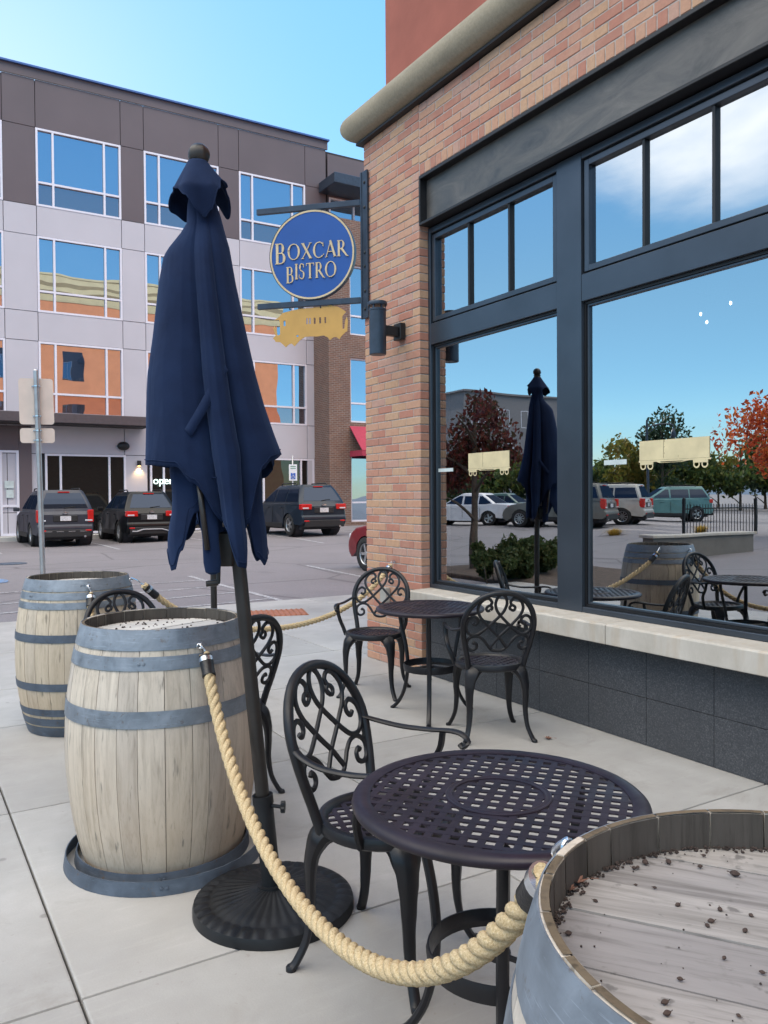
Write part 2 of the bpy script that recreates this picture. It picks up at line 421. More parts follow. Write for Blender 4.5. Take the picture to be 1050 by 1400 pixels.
t = NT('worn white road paint'); v = t.coords(); n = t.noise(v, 25, 6, .75)
c = t.mix(t.ramp(n, [(.42, 0.0), (.6, 1.0)]), (.17, .165, .175), (.55, .55, .57))
M['whitepaint'] = t.color(c).set(Roughness=.85).m
t = NT('worn blue road paint'); v = t.coords(); n = t.noise(v, 12, 6, .75)
c = t.mix(t.ramp(n, [(.40, 0.0), (.6, 1.0)]), (.17, .165, .175), (.12, .28, .55))
M['bluepaint'] = t.color(c).set(Roughness=.85).m
M['domeplate'] = plain('rust-red tactile plate', (.33, .13, .075), .8, var=.15, scale=10)
M['tyre'] = plain('tyre rubber', (.014, .014, .015), .8)
M['rim'] = plain('alloy rim', (.45, .46, .48), .3, .8)
M['carglass'] = mat_glass_far('car glass', (.008, .013, .026), (.45, .55, .75), .05, .0)
M['plastic'] = plain('black car plastic', (.012, .012, .014), .6)
M['redlamp'] = plain('red tail lamp', (.50, .018, .015), .15)
M['clearlamp'] = plain('clear lamp lens', (.62, .62, .66), .15, .2)
M['plate'] = plain('licence plate', (.55, .55, .58), .5, var=.3, scale=40)
M['silvertrim'] = plain('silver bumper paint', (.33, .33, .36), .45)
M['chrome'] = plain('chrome', (.6, .6, .62), .15, .9)
M['bark'] = plain('tree bark', (.09, .07, .055), .9, var=.3, scale=20, bump=.5)
M['redleaf'] = mat_leaf('dark red leaves', [(.13, .03, .028), (.09, .03, .03), (.17, .045, .03), (.07, .05, .025)])
M['orangeleaf'] = mat_leaf('orange leaves', [(.60, .13, .035), (.48, .075, .03), (.66, .20, .05), (.38, .07, .035)])
M['greenleaf'] = mat_leaf('green leaves', [(.06, .10, .03), (.09, .13, .03), (.13, .14, .03), (.05, .08, .03)])
M['yellowleaf'] = mat_leaf('yellow-green leaves', [(.16, .16, .03), (.20, .17, .03), (.11, .13, .03), (.22, .16, .035)])
M['darkleaf'] = mat_leaf('dark evergreen needles', [(.03, .06, .03), (.045, .075, .035), (.025, .05, .03)])
M['hedge'] = mat_leaf('hedge leaves', [(.05, .08, .025), (.07, .10, .03), (.04, .065, .02), (.10, .11, .04)])
M['straw'] = mat_leaf('golden grass', [(.50, .33, .06), (.42, .27, .05), (.55, .40, .10)])
M['mulch'] = plain('bark mulch', (.08, .055, .04), .95, var=.4, scale=12, bump=.8)
M['wallconc'] = plain('grey concrete wall', (.17, .155, .14), .9, var=.1, scale=3)
M['interior'] = plain('dark interior wall', (.035, .03, .028), .8)
M['intfloor'] = plain('dark interior floor', (.05, .042, .036), .4)
M['lampglow'] = mat_emit('lit pendant bulb', (1.0, .9, .75), 5)
M['sconceglow'] = mat_emit('lit sconce lens', (1.0, .62, .22), 6)
M['neon'] = mat_emit('white neon', (.75, 1.0, .92), 1.3)
M['bluesign'] = plain('blue access symbol', (.02, .10, .45), .5)
M['whitesign'] = plain('white sign face', (.72, .74, .78), .5)
M['mountain'] = plain('forest ridge with haze tint', (.10, .15, .22), 1, var=.12, scale=.004)  # blue of distance haze put into the forest colour
M['greywall'] = plain('grey render', (.20, .19, .20), .85)

# ------------------------------------------------------------------ camera, sky, sun
cam = bpy.data.cameras.new('camera'); co = bpy.data.objects.new('camera', cam); COL.objects.link(co)
yaw, pit, rol = R(31.364), R(-1.0947), R(-.404)
fw = Vector((sin(yaw)*cos(pit), cos(yaw)*cos(pit), sin(pit))); r0 = Vector((cos(yaw), -sin(yaw), 0)); u0 = r0.cross(fw)
rr = r0*cos(rol) + u0*sin(rol); uu = -r0*sin(rol) + u0*cos(rol)
mw = Matrix((( rr.x, uu.x, -fw.x, 0), (rr.y, uu.y, -fw.y, 0), (rr.z, uu.z, -fw.z, 1.45), (0, 0, 0, 1)))
co.matrix_world = mw
cam.sensor_fit = 'VERTICAL'; cam.sensor_height = 36; cam.lens = 1105.1/1400*36; cam.clip_end = 20000; cam.clip_start = .05
S.camera = co
SUN_EL, SUN_AZ = R(24), Vector((.06, 1.0, 0)).normalized()
sund = Vector((SUN_AZ.x*cos(SUN_EL), SUN_AZ.y*cos(SUN_EL), sin(SUN_EL)))
sl = bpy.data.lights.new('sun', 'SUN'); so = bpy.data.objects.new('sun', sl); COL.objects.link(so)
sl.energy = 4.2; sl.angle = R(.5); sl.color = (1, .93, .82)
so.rotation_euler = sund.to_track_quat('Z', 'Y').to_euler(); so.location = (0, 0, 60)
W = bpy.data.worlds.new('World'); S.world = W; W.use_nodes = True
wt = W.node_tree; bg = wt.nodes['Background']
sky = wt.nodes.new('ShaderNodeTexSky'); sky.sky_type = 'NISHITA'; sky.sun_disc = False
sky.sun_elevation = SUN_EL; sky.sun_rotation = atan2(SUN_AZ.x, SUN_AZ.y); sky.air_density = 1.1; sky.dust_density = .1; sky.ozone_density = 2.0
def wn(ty, **kw):
    n = wt.nodes.new(ty)
    for k, v in kw.items(): setattr(n, k, v)
    return n
def wmath(op, a, b=None, c=None):
    n = wn('ShaderNodeMath', operation=op)
    for i, x in enumerate((a, b, c)):
        if x is None: continue
        if isinstance(x, (int, float)): n.inputs[i].default_value = x
        else: wt.links.new(x, n.inputs[i])
    return n.outputs[0]
SKYK, SKYS = 5.5, 1.24
tc = wn('ShaderNodeTexCoord'); sx = wn('ShaderNodeSeparateXYZ'); wt.links.new(tc.outputs['Generated'], sx.inputs[0])
# clouds: flat layer seen in perspective, to the west; bright overhead and rear ones added as fill light
zc = wmath('MAXIMUM', sx.outputs['Z'], .04)
cx = wmath('DIVIDE', sx.outputs['X'], zc); cy = wmath('DIVIDE', sx.outputs['Y'], zc)
cb = wn('ShaderNodeCombineXYZ'); wt.links.new(cx, cb.inputs[0]); wt.links.new(cy, cb.inputs[1])
cn = wn('ShaderNodeTexNoise'); cn.inputs['Scale'].default_value = .55; cn.inputs['Detail'].default_value = 9; cn.inputs['Roughness'].default_value = .55; cn.inputs['Distortion'].default_value = .4
wt.links.new(cb.outputs[0], cn.inputs['Vector'])
def sstep(x, a, b):
    n = wn('ShaderNodeMapRange', interpolation_type='SMOOTHSTEP'); n.inputs[1].default_value = a; n.inputs[2].default_value = b
    wt.links.new(x, n.inputs[0]); return n.outputs[0]
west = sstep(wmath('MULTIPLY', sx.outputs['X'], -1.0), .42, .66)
behind = wmath('MAXIMUM', sstep(wmath('MULTIPLY', sx.outputs['Y'], -1.0), .02, .25), wmath('MULTIPLY', sstep(wmath('MULTIPLY', sx.outputs['X'], -1.0), .12, .4), sstep(sx.outputs['Z'], .50, .64)))  # unseen bright cloud bank, added to fill-light patio and facade
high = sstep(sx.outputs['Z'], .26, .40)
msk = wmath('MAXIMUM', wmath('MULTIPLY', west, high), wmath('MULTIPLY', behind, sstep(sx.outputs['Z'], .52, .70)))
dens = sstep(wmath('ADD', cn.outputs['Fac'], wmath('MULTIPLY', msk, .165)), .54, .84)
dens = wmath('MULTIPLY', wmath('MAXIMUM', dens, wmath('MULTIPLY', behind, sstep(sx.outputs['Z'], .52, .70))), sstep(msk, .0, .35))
# flatten the sky: compress its brightness range, keep its colour
bw = wn('ShaderNodeSeparateColor', mode='HSV'); wt.links.new(sky.outputs[0], bw.inputs[0])
scl = wn('ShaderNodeVectorMath', operation='SCALE'); wt.links.new(sky.outputs[0], scl.inputs[0])
wt.links.new(wmath('MULTIPLY', wmath('POWER', wmath('MAXIMUM', bw.outputs[2], .2), -.74), SKYK), scl.inputs['Scale'])
hsv = wn('ShaderNodeHueSaturation'); hsv.inputs['Hue'].default_value = .494; hsv.inputs['Saturation'].default_value = SKYS; hzt = wn('ShaderNodeMix', data_type='RGBA', blend_type='MULTIPLY'); wt.links.new(sstep(wmath('MULTIPLY', sx.outputs['Z'], -1.0), -.26, -.02), hzt.inputs[0]); wt.links.new(scl.outputs[0], hzt.inputs[6]); hzt.inputs[7].default_value = (.80, 1.0, 1.30, 1); wt.links.new(hzt.outputs[2], hsv.inputs['Color'])
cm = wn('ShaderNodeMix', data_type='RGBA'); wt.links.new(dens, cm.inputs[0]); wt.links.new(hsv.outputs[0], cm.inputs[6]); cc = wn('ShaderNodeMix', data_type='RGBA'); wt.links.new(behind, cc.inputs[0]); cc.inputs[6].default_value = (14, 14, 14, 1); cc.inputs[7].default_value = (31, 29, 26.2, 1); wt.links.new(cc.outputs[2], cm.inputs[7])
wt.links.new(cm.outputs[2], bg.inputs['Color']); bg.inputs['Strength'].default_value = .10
S.view_settings.view_transform = 'Standard'; S.view_settings.look = 'None'; S.view_settings.exposure = .62; S.view_settings.gamma = 1
S.cycles.use_denoising = True
S.cycles.max_bounces = 8; S.cycles.diffuse_bounces = 4; S.cycles.glossy_bounces = 4; S.cycles.transparent_max_bounces = 8
S.cycles.sample_clamp_indirect = 8; S.cycles.caustics_reflective = False; S.cycles.caustics_refractive = False

# ------------------------------------------------------------------ ground
def lot_z(x, y):
    a = min(max((y-14)/12, 0), 1); b = min(max((x-7)/5, 0), 1)*min(max((y-17)/6, 0), 1)
    c = min(max((-x-7)/7, 0), 1)*min(max((y-8)/6, 0), 1)
    return -.11 + .10*a + .20*b + (.28-.10*a)*c
g = MB()
xs = [-4000, -400, -120] + [-60 + 2*i for i in range(61)] + [120, 400, 4000]
ys = [-4000, -400, -80, -30, -14] + [-8 + 1.5*i for i in range(42)] + [80, 140, 400, 4000]
vs = [(x, y, lot_z(x, y) - (0.0 if True else 0)) for y in ys for x in xs]
n = len(xs)
g.add(vs, [(j*n+i, j*n+i+1, (j+1)*n+i+1, (j+1)*n+i) for j in range(len(ys)-1) for i in range(n-1)], True)
struct(g.build('ground', M['asphalt']))
# patio slabs: joints every 1.55 m / 1.62 m, thin dirty gaps between
g = MB(); jx = [-1.5, .445, 2.0, 3.72]; jy = [-7.3, -5.68, -4.06, -2.44, -.82, .81, 2.44, 4.07, 5.63, 6.75]
for i in range(3):
    for j in range(len(jy)-1): g.box(jx[i]+.004, jx[i+1]-.004, jy[j]+.004, jy[j+1]-.004, -.12, 0)
jx2 = [-1.5, .445, 2.0, 3.55, 5.1, 6.65, 8.2, 9.75, 11.3]; jy2 = [6.75, 8.35, 9.95]
for i in range(8):
    for j in range(2):
        g.box(jx2[i]+.005, jx2[i+1]-.005, jy2[j]+.005, jy2[j+1]-.005, -.12, 0)
    g.box(jx2[i]+.004, jx2[i+1]-.004, 9.96, 10.55, -.13, -.012)
g.box(3.725, 11.3, 6.335, 6.745, -.12, 0)
struct(g.build('patio', M['concrete'], bevel=.007, seg=2))
g = MB(); g.box(-1.49, 3.71, -7.29, 6.76, -.2, -.02); g.box(-1.49, 11.29, 6.70, 9.95, -.2, -.021)
struct(g.build('patio_base', M['joint']))
# tactile plate
d = thing('tactile_paving', 'rust-red tactile paving plate at the kerb ramp behind the umbrella', 'paving plate', (4.05, 9.32, 0), R(-18))
g = MB(); nx, ny = 104, 64; vs = []
for j in range(ny+1):
    for i in range(nx+1):
        x, y = -.416+.832*i/nx, -.256+.512*j/ny
        q = hypot((x/.064+.5) % 1-.5, (y/.064+.5) % 1-.5); edge = i in (0, nx) or j in (0, ny)
        vs.append((x, y, .001 if edge else .010+(.007 if q < .22 else 0)))
g.add(vs, [(j*(nx+1)+i, j*(nx+1)+i+1, (j+1)*(nx+1)+i+1, (j+1)*(nx+1)+i) for j in range(ny) for i in range(nx)])
g.build('plate', M['domeplate'], d, recalc=False)
# lot markings, 4 mm above the asphalt
def stripe(mb, a, b, w):
    a = Vector(a); b = Vector(b); t = (b-a).normalized(); p = Vector((-t.y, t.x))*w/2; k = max(2, int((b-a).length/1.5)); rows = []
    for i in range(k+1):
        c = a.lerp(b, i/k)
        rows.append([(c.x+p.x, c.y+p.y, lot_z(c.x, c.y)+.006), (c.x-p.x, c.y-p.y, lot_z(c.x, c.y)+.006)])
    mb.loft(rows, False, False, False)
g = MB()
stripe(g, (5.0, 15.6), (5.0, 11.0), .10); stripe(g, (1.4, 14.7), (4.95, 14.75), .09)
for y in (11.5, 12.6, 13.65): stripe(g, (1.2, y-.5), (4.94, y), .09)
stripe(g, (7.95, 16.4), (7.8, 13.6), .10); stripe(g, (5.62, 28.2), (5.62, 23.9), .10); stripe(g, (8.75, 28.2), (8.75, 24.2), .10)
stripe(g, (2.5, 28.2), (2.5, 23.9), .10); stripe(g, (11.0, 27), (11.0, 21.5), .10); stripe(g, (14.2, 27), (14.2, 21.5), .10); stripe(g, (-.6, 28.2), (-.6, 23.9), .1)
for k in range(7): stripe(g, (-14.9-3*k, 20.5+.2*k), (-12.5-3*k, 25.5+.2*k), .1)
struct(g.build('road_marking', M['whitepaint'], recalc=False))
g = MB()
for cx_, cy_, w, h in ((1.70, 16.7, .16, .42),):
    z = lot_z(cx_, cy_)+.007
    pts = [(cx_+w*cos(a), cy_+h*sin(a), z) for a in [2*pi*i/20 for i in range(20)]]
    g.add(pts, [tuple(range(20))])
struct(g.build('road_marking', M['bluepaint'], recalc=False))
g = MB(); g.lathe([(.36, 0), (.36, .006), (.30, .009), (.29, .006), (.02, .006)], 32)
mh = g.build('manhole_cover', M['hoopdark']); mh.location = (2.35, 20.6, lot_z(2.35, 20.6)+.002); tag(mh, 'dark round manhole cover in the asphalt left of the sign post', 'manhole cover')
# far ridge and planted ground west
g = MB(); rows = []
for k, (dist, hh) in enumerate(((2300, -2), (3000, .75), (3600, 1), (4300, -2))):
    row = []
    for i in range(60):
        a = R(-128 + i*2.3)
        h = 0 if hh < 0 else hh*(150 + 45*noise.noise((i*.16, 3.1, 0)) + 14*noise.noise((i*.9, 1.1, 0)))
        row.append((dist*sin(a), dist*cos(a), -5 + h))
    rows.append(row)
g.loft(rows, False, False, True); struct(g.build('hills', M['mountain']))

# ------------------------------------------------------------------ corner restaurant building
FX = 3.658
bist = thing('brick_building', 'corner restaurant of tan and rose brick with big black-framed windows', 'restaurant', (FX, 6.31, 0))
rnd = random.Random(3)
g = MB()
def bricks(y0, y1, z0, z1, off=0, L=.222, H=.0677, dep=.10, jt=.008, endA=True):
    rows = int(round((z1-z0)/H))
    for i in range(rows):
        y = y1 - (0 if (i+off) % 2 == 0 else L/2)
        if (i+off) % 2: g.box(FX+rnd.uniform(0, .002), FX+dep, y+jt/2, y1, z0+i*H+jt/2, z0+(i+1)*H-jt/2)
        while y > y0+.02:
            a = max(y0, y-L); 
            if a - y0 < .03: a = y0
            g.box(FX+rnd.uniform(0, .003), FX+dep, a+(jt/2 if a > y0 else 0), y-jt/2 if y < y1 else y, z0+i*H+jt/2, z0+(i+1)*H-jt/2)
            y = a
bricks(5.43, 6.31, 0, 4.587)
bricks(-.35, 5.43-.008, 4.587-.0677*7, 4.587, 1)
bricks(-.35, .58, 0, 4.587-.0677*7)
y = 5.42
while y > .58:                                   # rowlock course over the lintel
    g.box(FX+rnd.uniform(0, .002), FX+.1, y-.068, y, 4.02, 4.108); y -= .076
bricks(-6, -.358, 0, 4.587)
g.build('brickwork', M['brick'], bist, bevel=.0035, world=True)
g = MB()
g.box(FX+.006, FX+.30, 5.436, 6.304, 0, 4.58); g.box(FX+.006, FX+.30, -.35, 5.436, 4.0, 4.58)
g.box(FX+.006, FX+.30, -6, .572, 0, 4.58)
g.build('mortar_backing', M['mortar'], bist, world=True)
g = MB(); g.box(FX+.105, 26.5, 6.0, 6.30, 0, 4.9); g.box(26.0, 26.5, -12, 6.0, 0, 4.9); g.box(FX+.30, 26.0, -12, -11.6, 0, 4.9); g.box(FX+.02, FX+.28, -11.6, -6.0, 0, 4.9)
g.build('lower_wall', M['brickN'], bist, world=True)
g = MB(); g.box(FX+.15, 26.3, -11.9, 6.11, 4.9, 15.9)
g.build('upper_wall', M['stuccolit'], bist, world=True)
# street-side skin of the same stucco in its shaded tone; window strip on the lit side
g = MB(); g.box(FX+.11, FX+.147, -11.95, 6.10, 4.87, 15.8); g.build('shaded_stucco_skin', M['stucco'], bist, world=True)
for k in range(5):
    x = 6+4.1*k
    for z in (6.0, 9.6):
        g = MB(); g.box(x, x+1.5, 6.112, 6.14, z, z+1.9); g.build('upper_window', M['farglass'], bist, world=True)
def sweep_corner(prof, x, y, mat, name, x_end=26.6, y_end=-12.1):
    """moulding profile (out,z) run along the street side and mitred round the corner"""
    mb = MB(); rings = []
    rings.append([(x-o, y_end, z) for o, z in prof]); rings.append([(x-o, y+o, z) for o, z in prof]); rings.append([(x_end, y+o, z) for o, z in prof])
    mb.loft(rings, True, True, False); o = mb.build(name, mat, bist, world=True)
    for p in o.data.polygons: p.use_smooth = len(p.vertices) == 4
    return o
arc = [(.01 + .145*cos(a), 4.752 + .138*sin(a)) for a in [R(-90+15*i) for i in range(13)]]
sweep_corner(arc + [(-.25, 4.89), (-.25, 4.615)], FX, 6.31, M['bullnose'], 'bullnose_moulding')
sweep_corner([(.012, 4.588), (.05, 4.592), (.05, 4.612), (.012, 4.617), (-.2, 4.617), (-.2, 4.588)], FX, 6.31, M['frameblack'], 'flashing')
sweep_corner([(.05, 14.9), (.10, 15.05), (.10, 15.4), (.35, 15.6), (.35, 15.9), (.55, 16.1), (.55, 16.5), (.62, 16.55), (.62, 16.7), (-.3, 16.7), (-.3, 14.9)], FX+.15, 6.11, M['cream'], 'roof_cornice')
sweep_corner([(.04, 13.4), (.12, 13.5), (.12, 13.85), (.04, 13.9), (-.1, 13.9), (-.1, 13.4)], FX+.15, 6.11, M['cream'], 'band_cornice')
# steel channel lintel
g = MB()
g.box(FX-.010, FX+.17, .585, 5.418, 3.985, 4.012); g.box(FX-.010, FX+.20, .585, 5.418, 3.618, 3.640)
g.box(FX-.010, FX+.17, 5.400, 5.420, 3.641, 3.984)
g.build('lintel_flange', M['frameblack'], bist, world=True, bevel=.003)
g = MB(); g.box(FX+.055, FX+.12, .59, 5.398, 3.642, 3.983); g.build('lintel', M['lintel'], bist, world=True)
# base and sill
g = MB(); y = 5.43; k = 0
while y > .60:
    g.box(3.70, 3.86, max(.585, y-.4485), y-.0015, .003, .275); g.box(3.70, 3.86, max(.585, y-.4485), y-.0015, .278, .574); y -= .45
g.build('granite_base', M['granite'], bist, world=True, bevel=.0015)
g = MB()
for a, b in ((5.428, 4.86), (4.856, 3.350), (3.346, 1.84), (1.836, .585)):
    pr = [(3.545, .577), (3.76, .577), (3.76, .705), (3.56, .697), (3.545, .690)]
    g.prism(pr, b, a, lambda u, v, t: (u, t, v))
g.build('window_sill', M['limestone'], bist, world=True, bevel=.004)
g = MB(); g.box(3.69, 3.86, .59, 5.425, .58, .703) ; 
# window bays
BX = 3.74
def frame_rect(mb, x0, x1, y0, y1, z0, z1, w):
    mb.box(x0, x1, y0, y0+w, z0, z1); mb.box(x0, x1, y1-w, y1, z0, z1)
    mb.box(x0, x1, y0+w, y1-w, z0, z0+w); mb.box(x0, x1, y0+w, y1-w, z1-w, z1)
bays = [(5.43, 3.944, [4.917, 4.449]), (3.724, 2.30, [3.25, 2.781]), (2.08, .585, [1.60, 1.11])]
def boxcar_decal(y_left, y_right, z0, z1, parent):
    """flat vinyl goods wagon: body with door seams, sill, two bogies"""
    L = y_left - y_right; H = z1 - z0
    fn = lambda u, v, t: (3.7855 + t, y_left - u*L, z0 + v*H)
    g = MB()
    def rc(u0, u1, v0, v1): g.prism([(u0, v0), (u1, v0), (u1, v1), (u0, v1)], -.0006, .0006, fn)
    rc(.0, .362, .30, 1.0); rc(.368, .372, .30, 1.0); rc(.378, .572, .30, 1.0); rc(.578, 1.0, .30, 1.0)
    rc(.372, .378, .30, .50); rc(.372, .378, .55, .72); rc(.372, .378, .77, .92); rc(.362, .368, .30, .36); rc(.572, .578, .28, .36); rc(.572, .578, .42, .99)
    rc(-.01, 1.02, .235, .293)
    g.prism([(.26, .235), (.30, .19), (.62, .19), (.72, .235), (.66, .235), (.61, .205), (.33, .205), (.30, .235)], -.0006, .0006, fn)
    for c in (.11, .88):
        rc(c-.10, c+.10, .14, .233)
        for s in (-.055, .055):
            n = 18; a = [2*pi*i/n for i in range(n)]
            ou = [(c+s+.045*cos(x), .09+.045*L/H*sin(x)*1.0) for x in a]; inn = [(c+s+.028*cos(x), .09+.028*L/H*sin(x)) for x in a]
            b = [fn(u, v, .0009) for u, v in ou] + [fn(u, v, .0009) for u, v in inn]
            g.add(b, [(i, (i+1) % n, n+(i+1) % n, n+i) for i in range(n)])
    return g.build('decal', M['decal'], parent, world=True, recalc=False)
for bi, (ya, yb, mu) in enumerate(bays):
    g = MB()
    # outer members: jambs, transom, head, bottom rail
    g.box(BX-.004, 3.86, yb-.22 if bi < 2 else yb-.0, yb, .706, 3.610) if bi < 2 else g.box(BX, 3.86, yb, yb+.06, .706, 3.61)
    if bi == 0: g.box(BX, 3.86, ya-.035, ya-.002, .706, 3.61)
    y0 = yb if bi < 2 else yb+.06; y1 = ya-.035 if bi == 0 else ya
    g.box(BX, 3.86, y0, y1, 2.672, 2.842); g.box(BX, 3.86, y0, y1, 3.565, 3.61); g.box(BX, 3.86, y0, y1, .706, .740)
    fr = g.build('window', M['frame'], bist, world=True, bevel=.003)
    g = MB(); frame_rect(g, 3.752, 3.80, y0+.013, y1-.013, 2.855, 3.552, .038)
    g.build('sash', M['frame'], fr, world=True, bevel=.003)
    g = MB()
    frame_rect(g, 3.768, 3.83, y0+.001, y1-.001, 2.843, 3.564, .011)
    frame_rect(g, 3.764, 3.83, y0+.001, y1-.001, .741, 2.671, .016)
    g.build('gasket', M['frameblack'], fr, world=True)
    g = MB(); frame_rect(g, 3.772, 3.82, y0+.018, y1-.018, .758, 2.654, .014)
    g.build('glazing_bead', M['frame'], fr, world=True, bevel=.002)
    ys_ = [y1-.051] + mu + [y0+.051]
    for m in mu:
        g = MB(); g.box(3.762, 3.80, m-.010, m+.010, 2.894, 3.513); g.build('muntin', M['frameblack'], fr, world=True, bevel=.002)
    for a, b in zip(ys_, ys_[1:]):
        g = MB(); hi = a-(.010 if a in mu else 0); lo = b+(.010 if b in mu else 0)
        g.quad((3.786, hi, 2.893), (3.786, lo, 2.893), (3.786, lo, 3.514), (3.786, hi, 3.514)); g.build('pane', M['glass'], fr, world=True, recalc=False)
    g = MB(); g.quad((3.788, y1-.032, .772), (3.788, y0+.032, .772), (3.788, y0+.032, 2.640), (3.788, y1-.032, 2.640)); g.build('pane', M['glass'], fr, world=True, recalc=False)
    if bi == 0:
        boxcar_decal(4.961, 4.480, 1.607, 1.775, fr)
        g = MB(); g.box(3.7855, 3.7865, 5.16, 5.36, 1.645, 1.672); g.build('sticker', M['sticker'], fr, world=True)
    if bi == 1:
        boxcar_decal(3.301, 2.821, 1.602, 1.765, fr)
        g = MB(); g.box(3.7855, 3.7865, 3.40, 3.58, 1.635, 1.665); g.build('sticker', M['sticker'], fr, world=True)
# dark dining room behind the glass
g = MB()
g.box(3.87, 9.5, -3.0, 5.99, -.02, .02); I = g.build('interior_floor', M['intfloor'], bist, world=True)
g = MB(); g.box(9.5, 9.7, -3.0, 5.99, 0, 4.0); g.box(3.97, 9.5, -3.2, -3.0, 0, 4.0); g.box(3.97, 9.5, 5.90, 5.99, .03, 3.95); g.build('interior_wall', M['interior'], bist, world=True)
g = MB(); g.box(3.865, 9.5, -3.0, 5.89, 3.70, 3.9); g.build('interior_ceiling', M['interior'], bist, world=True)
g = MB(); g.box(3.863, 3.90, .585, 5.428, .0, .705); g.build('interior_dado', M['interior'], bist, world=True)
for k, (y, z) in enumerate(((3.953, 2.80), (3.90, 2.73), (3.70, 2.83))):
    d = thing('pendant_lamp', ['small lit pendant bulb inside the window, upper of the close pair', 'small lit pendant bulb inside the window, lower of the close pair', 'small lit pendant bulb inside the window, standing apart to the right'][k], 'pendant lamp', (5.2, y, z), 0, 'pendant bulbs inside the restaurant')
    g = MB(); g.sphere((0, 0, 0), .010, 10, 8, (1, 1, 1.5)); g.build('bulb', M['lampglow'], d)
    g = MB(); g.tube([(0, 0, .014), (0, 0, 3.69-z)], .003, 6); g.build('cord', M['frameblack'], d)
d = thing('dining_table', 'round pale dining table on a disc base inside the restaurant', 'table', (4.62, 2.72, .02))
g = MB(); g.lathe([(.01, .70), (.34, .70), (.345, .71), (.345, .725), (.33, .735), (.01, .735)], 40); g.build('tabletop', plain('pale tabletop', (.35, .36, .40), .4), d)
g = MB(); g.lathe([(.035, .03), (.035, .70)], 16); g.build('column', M['black'], d)
g = MB(); g.lathe([(.26, 0), (.26, .015), (.2, .03), (.035, .035)], 32); g.build('base', M['black'], d)

# ------------------------------------------------------------------ projecting sign
d_ = Vector((-.7071, .7071, 0)); nrm = Vector((-.7071, -.7071, 0)); e_ = -d_; P0 = Vector((3.635, 6.335, 0))
sg = thing('hanging_sign', 'round blue sign with cream rim on a black corner bracket', 'sign', (3.62, 6.28, 3.0))
g = MB(); g.box(3.632, 3.652, 6.215, 6.300, 3.04, 4.345); g.box(3.625, 3.645, 6.301, 6.322, 3.04, 4.345)
g.build('wall_plate', M['bracket'], sg, world=True, bevel=.003)
g = MB()
for z in (4.24, 4.02, 3.62, 3.50, 3.28, 3.12): g.lathe([(.014, 0), (.014, .006), (.008, .010), (.001, .010)], 8, M=Matrix.Translation((3.632, 6.255, z)) @ Matrix.Rotation(R(-90), 4, 'Y'))
g.build('bolt', M['frameblack'], sg, world=True)
for z in (4.085, 3.215):
    g = MB(); A = Matrix.Translation((P0.x, P0.y, z)) @ Matrix.Rotation(R(135), 4, 'Z')
    g.box(0, .99, -.018, .018, -.026, .026, A); g.build('arm', M['bracket'], sg, world=True, bevel=.003)
sc_ = P0 + d_*.455; SZ = 3.652
def sfn(u, v, t): return Vector((sc_.x, sc_.y, SZ)) + e_*u + Vector((0, 0, v)) + nrm*t
def disc(mb, r0, r1, t0, t1, n=64):
    if r0 <= 0:
        mb.prism([(r1*cos(2*pi*i/n), r1*sin(2*pi*i/n)) for i in range(n)], t0, t1, sfn)
    else:
        rings = [[sfn(r*cos(2*pi*i/n), r*sin(2*pi*i/n), t) for i in range(n)] for r, t in ((r0, t0), (r0, t1), (r1, t1), (r1, t0), (r0, t0))]
        mb.loft(rings, True, False, False)
g = MB(); disc(g, 0, .388, -.022, .022); face = g.build('sign_face', M['signblue'], sg, world=True)
g = MB(); disc(g, .386, .402, -.026, .026); g.build('rim', M['signcream'], sg, world=True)
g = MB(); disc(g, .4025, .408, -.027, .027); g.build('rim_edge', M['bracket'], sg, world=True)
